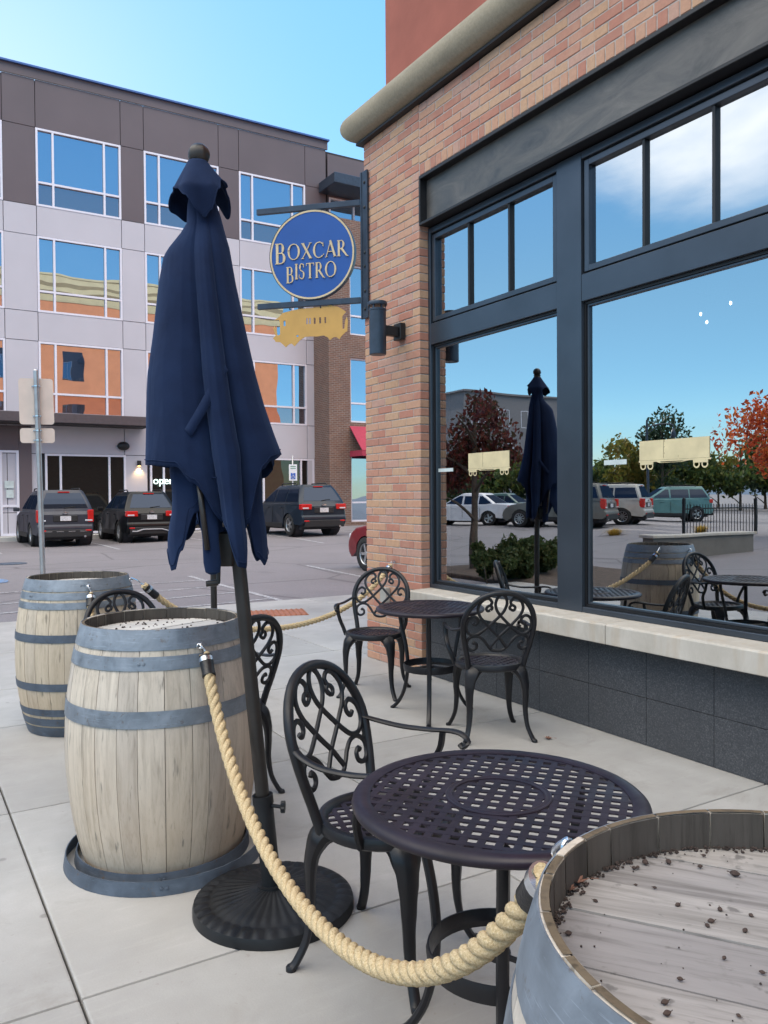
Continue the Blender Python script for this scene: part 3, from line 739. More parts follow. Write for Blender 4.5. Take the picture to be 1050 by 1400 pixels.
class Letters:
    """serif capitals cut from thick and thin strokes"""
    def __init__(s, x, y, h, fn, base):
        s.x = x; s.y = y; s.h = h; s.fn = fn; s.g = MB(); s.k = 0; s.base = base
    def poly(s, pts):
        s.k += 1; t1 = s.base + .006 + .0003*(s.k % 24)
        s.g.prism([(s.x + u*s.h, s.y + v*s.h) for u, v in pts], s.base-.002, t1, s.fn)
    def line(s, a, b, w, w2=None):
        w2 = w if w2 is None else w2; dx, dy = b[0]-a[0], b[1]-a[1]; l = hypot(dx, dy); nx, ny = -dy/l, dx/l
        s.poly([(a[0]+nx*w/2, a[1]+ny*w/2), (a[0]-nx*w/2, a[1]-ny*w/2), (b[0]-nx*w2/2, b[1]-ny*w2/2), (b[0]+nx*w2/2, b[1]+ny*w2/2)])
    def arc(s, cx, cy, rx, ry, a0, a1, thick, thin, n=14):
        o = []; i_ = []
        for k in range(n+1):
            a = R(a0 + (a1-a0)*k/n); w = thin + (thick-thin)*abs(cos(a))
            o.append((cx+rx*cos(a), cy+ry*sin(a))); i_.append((cx+(rx-w)*cos(a), cy+(ry-thin)*sin(a)))
        for k in range(n): s.poly([o[k], o[k+1], i_[k+1], i_[k]])
    def serif(s, x, y, w=.26): s.poly([(x-w/2, y), (x+w/2, y), (x+w/2*.9, y+.035), (x-w/2*.9, y+.035)])
    def stem(s, x, top=True, bot=True, y0=0, y1=1):
        s.line((x, y0), (x, y1), .15)
        if bot: s.serif(x, y0)
        if top: s.serif(x, y1-.035)
    def put(s, ch):
        if ch == 'B':
            s.stem(.13); s.line((.13, .978), (.34, .978), .045); s.line((.13, .52), (.36, .52), .045); s.line((.13, .022), (.36, .022), .045)
            s.arc(.33, .75, .22, .25, -90, 90, .14, .045); s.arc(.35, .27, .27, .27, -90, 90, .15, .045); s.x += .70*s.h
        if ch == 'O': s.arc(.50, .5, .48, .515, 0, 360, .15, .05, 28); s.x += 1.04*s.h
        if ch == 'C':
            s.arc(.48, .5, .46, .515, 48, 312, .15, .05, 22); s.line((.79, .97), (.79, .70), .035, .05); s.line((.80, .14), (.86, .22), .04); s.x += .90*s.h
        if ch == 'X':
            s.line((.12, .98), (.72, .02), .15); s.line((.70, .98), (.10, .02), .055); s.serif(.12, .965); s.serif(.70, .965, .22); s.serif(.10, 0, .22); s.serif(.72, 0); s.x += .84*s.h
        if ch == 'A':
            s.line((.43, 1.03), (.10, .02), .05); s.line((.40, 1.03), (.75, .02), .15); s.line((.20, .33), (.62, .33), .045); s.serif(.09, 0, .22); s.serif(.75, 0); s.x += .86*s.h
        if ch == 'R':
            s.stem(.13); s.line((.13, .978), (.34, .978), .045); s.line((.13, .48), (.34, .48), .045); s.arc(.32, .73, .24, .27, -90, 90, .14, .045)
            s.line((.33, .49), (.74, .0), .15, .10); s.line((.72, .02), (.86, -.03), .05); s.x += .80*s.h
        if ch == 'I': s.stem(.13); s.x += .28*s.h
        if ch == 'S':
            s.arc(.28, .745, .21, .26, 40, 270, .12, .05, 14); s.arc(.28, .26, .24, .275, -140, 90, .13, .05, 16); s.line((.45, .95), (.45, .74), .03, .045); s.line((.06, .28), (.06, .05), .045, .03); s.x += .60*s.h
        if ch == 'T':
            s.stem(.36, False); s.line((.02, .975), (.70, .975), .05); s.line((.035, .99), (.035, .80), .05, .03); s.line((.685, .99), (.685, .80), .05, .03); s.x += .76*s.h
def word(txt, x, y, w, h, big=1.0):
    """letters fitted to width w; first letter scaled by big"""
    t = Letters(0, 0, h, lambda u, v, q: (u, v, q), 0)
    for i, c in enumerate(txt): t.h = h*(big if i == 0 else 1); t.put(c); t.x += .05*h
    k = w/(t.x)
    L = Letters(x, y, h, sfn, .022)
    L.fn = lambda u, v, q: sfn(x+(u-x)*k, v, q)
    for i, c in enumerate(txt): L.h = h*(big if i == 0 else 1); L.y = y-(.03 if (big > 1 and i == 0) else 0); L.put(c); L.x += .05*h
    return L
L = word('BOXCAR', -.352, -.035, .70, .142, 1.32); L.g.build('lettering', M['signcream'], sg, world=True)
L = word('BISTRO', -.245, -.215, .49, .140, 1.05); L.g.build('lettering', M['signcream'], sg, world=True)
# gold caboose plate on two hooks
cb_ = thing('caboose_sign', 'gold cut-out railway carriage hanging under the blue sign', 'sign', tuple(P0 + d_*.47 + Vector((0, 0, 2.90))))
cp = P0 + d_*.475
def cfn(u, v, t): return Vector((cp.x, cp.y, 2.885)) + e_*u + Vector((0, 0, v)) + nrm*t
out = [(-.37, .03), (-.355, .02), (-.345, .0), (-.30, -.005), (-.27, -.03), (-.245, -.055), (-.215, -.03), (-.19, -.022), (-.16, -.05), (-.14, -.03), (-.11, .0), (-.06, .03), (.0, .032), (.06, .028), (.12, .035), (.16, .015), (.18, -.012), (.21, .012), (.24, .015), (.27, -.008), (.29, .02), (.33, .055),
       (.345, .06), (.352, .16), (.34, .19), (.325, .15), (.318, .085), (.300, .085), (.300, .20), (.335, .235), (.30, .262), (.26, .285), (.20, .300), (.195, .318), (.17, .318), (.165, .300), (.0, .290), (-.10, .290), (-.20, .275), (-.27, .262), (-.31, .225), (-.355, .20), (-.31, .200), (-.30, .17), (-.30, .065), (-.325, .055), (-.335, .11), (-.355, .145), (-.365, .12), (-.345, .06)]
def rct(x0, x1, y0, y1): return [(x0, y0), (x1, y0), (x1, y1), (x0, y1)]
holes = [rct(-.265, -.245, .14, .19), rct(-.045, -.028, .145, .20), rct(-.017, .0, .145, .20), rct(.028, .046, .145, .20), rct(.080, .098, .145, .20), rct(.130, .146, .145, .20), rct(-.14, -.12, .035, .05)]
curve_flat('plate', [out] + holes, .006, cfn, M['gold'], cb_)
for u in (-.20, .095):
    g = MB(); g.tube([cfn(u, .285, .0), cfn(u, .30, .012), cfn(u, .325, .008), cfn(u, .325, -.008)], .006, 6); g.build('hook', M['bracket'], cb_, world=True)
# cylinder wall light
wl = thing('wall_light', 'dark cylinder up-and-down wall light on the brick corner', 'wall light', (3.42, 5.69, 2.81))
g = MB(); g.lathe([(.001, -.20), (.066, -.20), (.070, -.196), (.070, .155), (.074, .158), (.074, .172), (.066, .175)], 28); g.lathe([(.066, .20), (.078, .20), (.080, .205), (.080, .226), (.076, .231), (.001, .231)], 28)
for i in range(6): g.box(-.006, .006, .060, .068, .17, .205, Matrix.Rotation(2*pi*i/6, 4, 'Z'))
g.build('shade', M['bracket'], wl)
g = MB(); g.box(.06, .185, -.028, .028, -.035, .045); g.box(.185, .236, -.055, .055, -.06, .075); g.build('arm', M['frameblack'], wl, bevel=.004)
ob = thing('outlet_box', 'grey weatherproof outlet box low on the brick pier behind the chair', 'outlet', (3.645, 5.955, .60))
g = MB(); g.box(-.035, .012, -.05, .05, -.065, .065); g.build('cover', plain('grey plastic cover', (.36, .35, .32), .5), ob, bevel=.006)

# ------------------------------------------------------------------ office building across the lot
YB = 32.5
ofc = thing('office_building', 'four-storey brown and pale grey office block with blue mirrored windows', 'building', (4, YB, 0))
cols_x = [(.62, 3.65)] + [(4.78+3.985*k, 7.87+3.985*k) for k in range(3)] + [(4.78-3.985*k, 7.87-3.985*k) for k in range(2, 5)]
rowsz = [(12.35, 15.23), (8.42, 11.24), (4.62, 7.33)]
g = MB(); g.box(-13, 24, YB+.14, YB+16, 0, 17.0); g.build('core', M['backing'], ofc, world=True)
xl = sorted([-13.0, 16.88] + [x for c in cols_x for x in c]); xl = [x for x in xl if -13 <= x <= 16.9]
zl_b = [12.35, 15.23, 17.0]; zl_w = [0, .95, 3.15, 4.62, 7.33, 8.42, 11.24, 12.35]
gf_wins = [(4.95, 7.92), (8.87, 11.9), (13.2, 16.16)]
def panels(zl, mat, name, lowbrown=False):
    mb = MB(); j = .012
    for x0, x1 in zip(xl, xl[1:]):
        for z0, z1 in zip(zl, zl[1:]):
            iscol = any(abs(x0-c[0]) < .01 and abs(x1-c[1]) < .01 for c in cols_x)
            if iscol and any(abs(z0-r[0]) < .01 for r in rowsz): continue
            if iscol and z0 < 3.1 and x0 > 4: continue
            mb.box(x0+j, x1-j, YB, YB+.13, z0+j, z1-j)
    mb.build(name, mat, ofc, world=True)
panels(zl_b, M['brown'], 'brown_cladding'); panels(zl_w, M['lilac'], 'grey_cladding')
# parapet and coping
g = MB(); g.box(-13, 16.95, YB-.05, YB+.029, 17.005, 17.36); g.build('parapet', M['brown'], ofc, world=True)
g = MB(); g.box(-13.1, 17.0, YB-.16, YB+.4, 17.362, 17.43); g.box(17.0, 24.2, YB+.2, YB+.9, 16.85, 16.92); g.build('coping', M['coping'], ofc, world=True)
def far_window(x0, x1, z0, z1, y, mull, rail, parent, spandrel=True, name='window', glass=None, fw=.075):
    mb = MB(); mb.box(x0, x0+fw, y-.012, y+.12, z0, z1); mb.box(x1-fw, x1, y-.012, y+.12, z0, z1)
    mb.box(x0+fw, x1-fw, y-.012, y+.12, z1-fw, z1); mb.box(x0+fw, x1-fw, y-.012, y+.12, z0, z0+fw)
    for m in mull: mb.box(m-fw/2, m+fw/2, y-.009, y+.12, z0+fw, z1-fw)
    if rail:
        ed = [x0+fw] + [v for m in mull for v in (m-fw/2, m+fw/2)] + [x1-fw]
        for a, b in zip(ed[::2], ed[1::2]): mb.box(a, b, y-.009, y+.12, rail-fw/2, rail+fw/2)
    w = mb.build(name, M['whiteframe'], parent, world=True)
    mb = MB(); mb.box(x0+fw*.5, x1-fw*.5, y+.075, y+.085, (rail or z0+fw*.5), z1-fw*.5); mb.build('pane', glass or M['farglass'], w, world=True)
    if rail:
        mb = MB(); mb.box(x0+fw*.5, x1-fw*.5, y+.075, y+.085, z0+fw*.5, rail-.001); mb.build('lower_pane', M['spandrel'] if spandrel else (glass or M['farglass']), w, world=True)
    return w
for x0, x1 in cols_x:
    for z0, z1 in rowsz:
        far_window(x0, x1, z0, z1, YB, (x0+.60, x1-.63), z0+(.88 if z0 > 12 else .78), ofc, z0 > 12 or z0 < 5)
for x0, x1 in ((4.95, 7.92), (8.87, 11.9), (13.2, 16.16)):
    far_window(x0, x1, .12, 3.15, YB, (x0+.55, x1-.63), 0, ofc, name='shop_window', glass=M['darkglass'])
# entrance bay in brown with a white-framed door
g = MB(); g.box(-1.0, 3.38, YB-.06, YB-.003, 0.0, 4.15); g.box(4.05, 4.48, YB-.06, YB-.003, 0.0, 4.15); g.box(3.39, 4.04, YB-.06, YB-.003, 3.25, 4.15); g.build('entrance_cladding', M['brown'], ofc, world=True)
w = far_window(3.39, 4.04, .10, 3.24, YB-.06, (), 1.2, ofc, False, 'door', M['darkglass'], .085)
g = MB(); g.box(3.55, 3.86, YB-.058, YB-.052, 1.85, 2.12); g.box(3.60, 3.85, YB-.058, YB-.052, 1.50, 1.80); g.build('poster', M['sticker'], w, world=True)
g = MB(); g.box(-2.5, 8.62, YB-1.15, YB-.065, 4.22, 4.58); g.build('entrance_canopy', M['canopy'], ofc, world=True, bevel=.02)
g = MB(); g.box(-2.45, 8.57, YB-1.10, YB-.07, 4.19, 4.219); g.build('canopy_soffit', M['backing'], ofc, world=True)
# sconce, speaker dome, open sign
s = thing('wall_sconce', 'small lit downlight sconce on the pale panel right of the wide shop window', 'wall light', (8.42, YB-.07, 2.82))
g = MB(); g.box(-.07, .07, -.06, .069, -.08, .12); g.build('housing', M['frameblack'], s, bevel=.01)
g = MB(); g.box(-.05, .05, -.05, .05, -.086, -.081); g.build('lens', M['sconceglow'], s)
pl = bpy.data.lights.new('sconce_light', 'SPOT'); po = bpy.data.objects.new('sconce_light', pl); COL.objects.link(po); po.parent = s
pl.energy = 30; pl.color = (1, .66, .28); pl.spot_size = R(110); pl.spot_blend = .8; pl.shadow_soft_size = .04; po.location = (0, -.02, -.10)
g = MB(); g.sphere((7.81, YB-.10, 3.50), .24, 16, 10, (1, .6, .72)); dm = g.build('wall_speaker', M['frameblack']); tag(dm, 'black dome fixture on the grey wall above the shop window', 'wall fixture')
fo = bpy.data.curves.new('open', 'FONT'); fo.body = 'open'; fo.size = .42; fo.extrude = .008
tmp = bpy.data.objects.new('t', fo); COL.objects.link(tmp); bpy.context.view_layer.update()
me = bpy.data.meshes.new_from_object(tmp.evaluated_get(bpy.context.evaluated_depsgraph_get())); bpy.data.objects.remove(tmp)
os_ = bpy.data.objects.new('open_sign', me); COL.objects.link(os_); me.materials.clear(); me.materials.append(M['neon'])
os_.location = (8.96, YB-.05, 2.02); os_.rotation_euler = (R(90), 0, 0); tag(os_, 'white lit open sign in the shop window', 'sign')
# brick stair tower, brown top storey, awning
YT = 31.06
g = MB()
def wall_holes(mb, x0, x1, z0, z1, y0, y1, hs):
    hs = sorted(hs, key=lambda h: h[2]); z = z0
    hx0, hx1 = hs[0][0], hs[0][1]
    mb.box(x0, hx0, y0, y1, z0, z1); mb.box(hx1, x1, y0, y1, z0, z1)
    for h in hs:
        mb.box(hx0, hx1, y0, y1, z, h[2]); z = h[3]
    mb.box(hx0, hx1, y0, y1, z, z1)
hs = [(17.26, 20.2, .35, 3.35), (17.26, 20.2, 4.72, 7.55), (17.26, 20.2, 8.55, 11.6)]
wall_holes(g, 16.20, 24, 0, 13.55, YT, YT+.3, hs); g.box(16.20, 16.5, YT+.3, YB+.03, 0, 13.55); g.box(16.5, 24, YT+.35, YB+.03, 0, 13.55)
g.build('brick_tower', M['brickB'], ofc, world=True)
for h in hs: far_window(h[0], h[1], h[2], h[3], YT+.10, (h[0]+1.9,), h[2]+.85, ofc, False)
g = MB(); g.box(16.96, 24, YB-.02, YB+.035, 14.95, 16.84); g.box(16.96, 17.0, YB-.02, YB+.035, 13.56, 14.94); g.build('brown_cladding', M['brown'], ofc, world=True)
far_window(17.02, 20.6, 13.58, 14.93, YB-.01, (18.3,), 0, ofc, glass=M['farglass'])
g = MB(); g.box(16.5, 24, YT-.1, YB-.03, 15.0, 15.45); g.build('upper_canopy', M['bracket'], ofc, world=True, bevel=.02)
g = MB()
g.add([(17.2, YT-.01, 4.55), (20.4, YT-.01, 4.55), (20.4, YT-1.1, 3.45), (17.2, YT-1.1, 3.45), (17.2, YT-.01, 4.50), (20.4, YT-.01, 4.50), (20.4, YT-1.08, 3.42), (17.2, YT-1.08, 3.42)], [(0, 1, 2, 3), (7, 6, 5, 4), (0, 3, 7, 4), (1, 5, 6, 2), (3, 2, 6, 7), (0, 4, 5, 1)])
g.box(17.2, 17.23, YT-1.09, YT-.01, 3.2, 3.45); g.box(17.2, 20.4, YT-1.11, YT-1.09, 3.2, 3.43)
g.build('awning', M['awning'], ofc, world=True)
g = MB(); g.box(-12.9, 26, YB-1.9, YB-.07, -.1, .10); g.box(-12.9, 26, YB-2.05, YB-1.905, -.1, .14)
struct(g.build('pavement', M['concrete'], bevel=.01))
def flat_sign(name, label, x, y, z0, poleh, sw, sh, zc):
    p = thing(name, label, 'sign', (x, y, z0))
    g = MB(); g.tube([(0, 0, 0), (0, 0, poleh)], .03, 8); g.build('post', M['post'], p)
    g = MB(); g.box(-sw/2, sw/2, -.045, -.035, zc-sh/2, zc+sh/2); q = g.build('sign_panel', M['whitesign'], p, bevel=.004)
    return p, q
p, q = flat_sign('parking_sign', 'white accessible-parking sign with blue symbol on a thin post by the brick tower', 13.95, 30.0, .1, 3.05, .36, .66, 2.35)
g = MB(); g.box(-.105, .105, -.049, -.046, 2.08, 2.33); g.build('symbol_panel', M['bluesign'], q)
g = MB()
def ss(pts, r): g.tube(pts, r, 6)
g.sphere((-.015, -.052, 2.295), .018, 8, 6)
ss([(-.015, -.052, 2.27), (-.012, -.052, 2.205), (.04, -.052, 2.20), (.06, -.052, 2.145)], .010); ss([(-.012, -.052, 2.24), (.035, -.052, 2.24)], .008)
ss([(-.012+.055*cos(a), -.052, 2.165+.055*sin(a)) for a in [R(120+20*i) for i in range(13)]], .008)
g.build('symbol', M['whitesign'], q)
g = MB()
for z in (2.60, 2.52): g.box(-.12, .12, -.049, -.046, z-.018, z+.018)
g.build('sign_text', plain('green sign text', (.12, .30, .22), .5), q)
# street sign seen from behind
sp_ = thing('street_sign', 'steel sign post with two blank sign backs, standing behind the far barrel', 'sign', (1.58, 10.6, -.05))
A = Matrix.Rotation(R(-1.0), 4, 'Y')
g = MB(); g.tube([A @ Vector((0, 0, 0)), A @ Vector((0, 0, 3.05))], .032, 14); g.sphere(A @ Vector((0, 0, 3.05)), .033, 12, 6); g.build('post', M['post'], sp_)
va = R(-9)
for zc, h in ((2.69, .56), (2.275, .18)):
    g = MB(); Mx = A @ Matrix.Translation((0, .05, zc)) @ Matrix.Rotation(va, 4, 'Z')
    pts = []; w2, h2, rr_ = .195, h/2, .035
    for cx_, cz_, a0 in ((w2-rr_, h2-rr_, 0), (-w2+rr_, h2-rr_, 90), (-w2+rr_, -h2+rr_, 180), (w2-rr_, -h2+rr_, 270)):
        pts += [(cx_+rr_*cos(R(a0+18*i)), cz_+rr_*sin(R(a0+18*i))) for i in range(6)]
    g.prism(pts, -.002, .002, lambda u, v, t: Mx @ Vector((u, t, v))); q = g.build('sign_panel', M['signback'], sp_)
    g = MB()
    for s in (-.36, .36):
        g.lathe([(.036, -.008), (.040, -.008), (.040, .008), (.036, .008)], 14, M=A @ Matrix.Translation((0, 0, zc+s*h*.9)), cap=False); g.box(-.05, .05, .028, .046, zc+s*h*.9-.007, zc+s*h*.9+.007, A)
    g.build('clamp', M['zinc'], q)

# ------------------------------------------------------------------ cast bistro chairs
def lattice(mb, R0, pitch, bar, z, th, ang, r_in=0):
    """two crossing sets of flat bars clipped to a circle"""
    for k, a in enumerate((ang, ang+90)):
        A = Matrix.Rotation(R(a), 4, 'Z'); n = int(R0/pitch)+1
        for i in range(-n, n+1):
            d = (i+.5)*pitch
            if abs(d) > R0-.004: continue
            h = sqrt(R0*R0-d*d)
            mb.box(-h, h, d-bar/2, d+bar/2, z-th/2+(.0003 if k else 0), z+th/2+(.0003 if k else 0), A)
def back_pt(u, v, off=0):
    """point on the leaning, slightly dished back: u across, v up from the seat"""
    y = -.148 - .27*v - .05*v*v + .55*u*u*(.6 if v < .2 else .6)
    return Vector((u, y+off, .447+v))
def make_chair(name, label, group):
    t = thing(name, label, 'chair', (0, 0, 0), 0, group)
    g = MB(); prof = [(.178, .440), (.184, .452), (.196, .458), (.210, .454), (.216, .440), (.214, .424), (.203, .416), (.188, .418), (.180, .428), (.178, .440)]
    g.lathe(prof, 48, cap=False)
    seat = g.build('seat', M['black'], t)
    g = MB(); lattice(g, .183, .041, .0165, .440, .004, 45); g.build('lattice', M['tabletop'], seat)
    # hoop
    g = MB(); pts = [(.165, -.03)]
    for v, u in ((.0, .168), (.06, .180), (.12, .195), (.18, .207), (.24, .2135)): pts.append((u, v))
    for i in range(1, 12):
        a = R(90*i/12); pts.append((.2135*cos(a)**.92, .24+.205*sin(a)))
    full = pts + [(0, .445)] + [(-u, v) for u, v in pts[::-1]]
    g.tube([back_pt(u, v) for u, v in full], .0165, 10, up=(0, 1, 0)); bk = g.build('backrest', M['black'], t)
    # scrollwork
    g = MB()
    def sc(p, r=.0092):
        q = smooth_path([(a, b*.922, 0) for a, b in p], 7)
        for s in (1, -1): g.tube([back_pt(s*w.x, w.y) for w in q], r, 7, up=(0, 1, 0), flat=.8)
    sc([(0, .476), (.022, .455), (.034, .415), (.024, .372), (0, .335), (-.045, .285), (-.092, .238), (-.128, .212), (-.165, .212), (-.190, .238), (-.196, .275), (-.184, .312), (-.158, .330), (-.134, .318), (-.130, .292), (-.146, .276), (-.160, .288)])
    sc([(.060, .372), (.052, .385), (.060, .402), (.056, .424), (.075, .446), (.104, .440), (.128, .408), (.134, .370), (.118, .328), (.088, .290), (.045, .240), (0, .192), (-.030, .150), (-.052, .118)])
    sc([(.060, .402), (.075, .398), (.086, .382), (.078, .366), (.062, .370)], .0085)
    sc([(0, .098), (.035, .106), (.062, .136), (.085, .170), (.115, .196), (.150, .200), (.178, .182), (.186, .150), (.176, .120), (.152, .108), (.130, .120), (.128, .142), (.142, .158), (.152, .148)])
    g.build('scrollwork', M['black'], bk)
    for s in (1, -1):
        g = MB(); arm = smooth_path([(s*.205, -.205, .685), (s*.232, -.15, .668), (s*.250, -.07, .655), (s*.256, .03, .655), (s*.252, .12, .662), (s*.244, .168, .655), (s*.238, .182, .634), (s*.236, .168, .619), (s*.237, .155, .628)], 6)
        g.tube(arm, .0135, 8, up=(0, 0, 1), flat=.6)
        sup = smooth_path([(s*.254, .085, .655), (s*.256, .075, .60), (s*.250, .045, .54), (s*.228, .035, .48), (s*.208, .035, .428)], 5)
        g.tube(sup, [.011]*len(sup), 8, up=(1, 0, 0), flat=1.35); g.build('arm', M['black'], t)
    for sx_, sy_ in ((1, 1), (-1, 1), (1, -1), (-1, -1)):
        fx, fy = sx_*.212, sy_*.215
        ctl = [(sx_*.128, sy_*.128, .425), (sx_*.150, sy_*.150, .40), (sx_*.166, sy_*.166, .345), (sx_*.170, sy_*.170, .27), (sx_*.169, sy_*.170, .18), (sx_*.178, sy_*.180, .09), (sx_*.200, sy_*.203, .025), (fx, fy, .006)]
        rad = [.055, .047, .033, .025, .0195, .0165, .0165, .0175]
        p = smooth_path(ctl, 4); rr_ = [interp(i/(len(p)-1)*7, [(k, v) for k, v in enumerate(rad)]) for i in range(len(p))]
        g = MB(); g.tube(p, rr_, 10, up=(sx_*.7, sy_*.7, 0), flat=.72)
        g.lathe([(.001, 0), (.017, 0), (.017, .010), (.013, .016), (.001, .016)], 10, (fx, fy, 0)); g.build('leg', M['black'], t)
    return t
CG = 'black cast bistro chairs'
ch = make_chair('bistro_chair', 'nearest black scroll-back bistro chair with both arms, pulled to the front table', CG)
def face(dx, dy): return atan2(dy, dx) - pi/2
ch.location = (1.315, 2.165, 0); ch.rotation_euler = (0, 0, face(.50, -.87))
bpy.context.view_layer.update()
dup(ch, (3.035, 5.13, 0), face(-.72, -.70), 'black scroll-back bistro chair against the brick pier with the rope passing behind it')
dup(ch, (3.10, 3.86, 0), face(.40, .92), 'black scroll-back bistro chair with its back to the viewer at the table under the window')
dup(ch, (1.34, 3.76, 0), face(-.35, .94), 'black scroll-back bistro chair half hidden behind the leaning umbrella pole')
dup(ch, (1.17, 4.68, 0), face(.05, -1), 'black scroll-back bistro chair of which only the top shows between the two barrels')

# ------------------------------------------------------------------ cast bistro tables
def make_table(label, rot):
    t = thing('bistro_table', label, 'table', (0, 0, 0), 0, 'round black cast bistro tables')
    Rr = .372
    g = MB()
    lattice(g, .343, .0405, .0180, .7125, .004, rot)
    top = g.build('tabletop', M['tabletop'], t)
    g = MB(); g.lathe([(.326, .709), (.326, .7165), (.332, .7185), (.350, .7205), (.362, .718), (.370, .711), (.372, .703), (.368, .695), (.358, .690), (.346, .692), (.340, .7), (.326, .709)], 80, cap=False); g.build('rim', M['tabletop'], top)
    g = MB()
    for r1, r2 in ((.116, .134),):
        g.lathe([(r1, .7085), (r1, .7168), (r1+.003, .7180), (r1+.006, .7168), (r2-.006, .7168), (r2-.003, .7180), (r2, .7168), (r2, .7085), (r1, .7085)], 64, cap=False)
    g.build('medallion_ring', M['tabletop'], top)
    for k in range(3):
        A = Matrix.Rotation(R(113+120*k), 4, 'Z')
        ctl = [(.255, 0, .695), (.250, 0, .64), (.232, 0, .56), (.205, 0, .46), (.190, 0, .37), (.188, 0, .30), (.198, 0, .21), (.225, 0, .12), (.268, 0, .05), (.305, 0, .014), (.318, 0, .007)]
        p = [A @ q for q in smooth_path(ctl, 4)]
        g = MB(); g.tube(p, .0125, 8, up=A @ Vector((0, 1, 0)), flat=1.25); g.lathe([(.001, 0), (.016, 0), (.016, .012), (.001, .014)], 10, A @ Vector((.318, 0, 0))); g.build('leg', M['black'], t)
    g = MB(); g.lathe([(.172, .315), (.178, .345), (.182, .345), (.186, .330), (.182, .300), (.172, .300), (.172, .315)], 48, cap=False)
    for k in range(3): g.tube([(0, 0, .32), (.176*cos(R(53+120*k)), .176*sin(R(53+120*k)), .32)], .008, 6)
    g.lathe([(.001, .312), (.03, .312), (.03, .328), (.001, .328)], 16); g.build('shelf_ring', M['black'], t)
    return t
tb = make_table('nearest round lattice-topped table with a plum sheen, between the big barrel and the chair', 39)
tb.location = (1.262, 1.54, 0); tb.scale = (.97, .97, 1); bpy.context.view_layer.update()
dup(tb, (3.04, 4.41, 0), R(0), 'round lattice-topped table under the window between two chairs')
dup(tb, (1.30, 4.30, 0), R(30), 'round lattice-topped table mostly hidden behind the middle barrel')

# ------------------------------------------------------------------ barrels
def barrel(name, label, loc, h, rr_, rb, hoops, seed, rz=0, headmat='head', stavemat='stave', drop=.045, loose=()):
    t = thing(name, label, 'barrel', loc, rz, 'oak wine barrels')
    rn = random.Random(seed)
    prof = lambda z: rr_ + (rb-rr_)*(1-((z-h/2)/(h/2))**2)**.92
    # staves, each its own island with slightly different width
    w = []
    while sum(w) < 2*pi-.01: w.append(rn.uniform(.17, .34))
    k = 2*pi/sum(w); w = [x*k for x in w]
    g = MB(); a = 0; nz = 17; edges = []
    for x in w:
        edges.append(a); gap = .0024/rb; a0, a1 = a+gap/2, a+x-gap/2; ns = 5; rings = []
        dr = rn.uniform(-.0012, .0012); jut = rn.uniform(-.003, .002)
        for i in range(nz+1):
            z = h*i/nz; z = z+(jut if i == nz else 0); r = prof(min(z, h))+dr
            row = [(r*cos(a0+(a1-a0)*j/ns), r*sin(a0+(a1-a0)*j/ns), z) for j in range(ns+1)]
            tk = .026 if i < nz-1 else (.022 if i == nz-1 else .0102)
            row += [((r-tk)*cos(a0+(a1-a0)*j/ns), (r-tk)*sin(a0+(a1-a0)*j/ns), z) for j in range(ns, -1, -1)]
            rings.append(row)
        g.loft(rings, True, True, False); a += x
    st = g.build('staves', M[stavemat], t)
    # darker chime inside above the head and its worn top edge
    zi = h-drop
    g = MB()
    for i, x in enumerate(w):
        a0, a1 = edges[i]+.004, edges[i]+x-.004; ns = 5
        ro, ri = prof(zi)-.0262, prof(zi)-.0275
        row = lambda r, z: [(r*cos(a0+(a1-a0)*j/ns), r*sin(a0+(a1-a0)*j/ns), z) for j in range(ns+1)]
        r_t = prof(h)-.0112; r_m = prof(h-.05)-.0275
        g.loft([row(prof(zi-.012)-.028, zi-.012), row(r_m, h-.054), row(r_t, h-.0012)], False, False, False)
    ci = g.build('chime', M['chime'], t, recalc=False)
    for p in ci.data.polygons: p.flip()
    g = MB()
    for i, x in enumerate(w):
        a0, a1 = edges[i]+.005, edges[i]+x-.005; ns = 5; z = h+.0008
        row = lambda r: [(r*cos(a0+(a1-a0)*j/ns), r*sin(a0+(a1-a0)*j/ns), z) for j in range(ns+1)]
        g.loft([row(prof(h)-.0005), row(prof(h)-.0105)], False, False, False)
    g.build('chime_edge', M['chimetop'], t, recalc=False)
    # head planks
    g = MB(); R0 = prof(zi)-.027; y = -R0; A = Matrix.Rotation(R(rn.uniform(-4, 4)), 4, 'Z')
    while y < R0-.01:
        wd = rn.uniform(.07, .125); y2 = min(y+wd, R0)
        ya, yb = y+.0018, y2-.0018; pl = []; n = 8
        for i in range(n+1): q = ya+(yb-ya)*i/n; pl.append((sqrt(max(R0*R0-q*q, 1e-6)), q))
        for i in range(n, -1, -1): q = ya+(yb-ya)*i/n; pl.append((-sqrt(max(R0*R0-q*q, 1e-6)), q))
        dz = rn.uniform(-.0012, .0012)
        g.prism(pl, zi-.02, zi+dz, lambda u, v, q: A @ Vector((u, v, q))); y = y2
    g.build('head', M[headmat], t)
    for z0, z1, mt in hoops:
        g = MB(); n = 72; th = .0022
        r0_, r1_ = prof(z0)+.0015, prof(min(z1, h))+.0015; rm = prof((z0+z1)/2)+.0018
        g.lathe([(r0_, z0), (r0_+th, z0), (rm+th, (z0+z1)/2), (r1_+th, z1), (r1_, z1), (rm, (z0+z1)/2), (r0_, z0)], n, cap=False)
        aa = rn.uniform(0, 6.28)
        for da in (0, .05): g.lathe([(.007, 0), (.006, .003), (.001, .004)], 8, M=Matrix.Rotation(aa+da, 4, 'Z') @ Matrix.Translation((rm+th, 0, (z0+z1)/2)) @ Matrix.Rotation(R(90), 4, 'Y'))
        g.build('hoop', M[mt], t)
    return t, prof
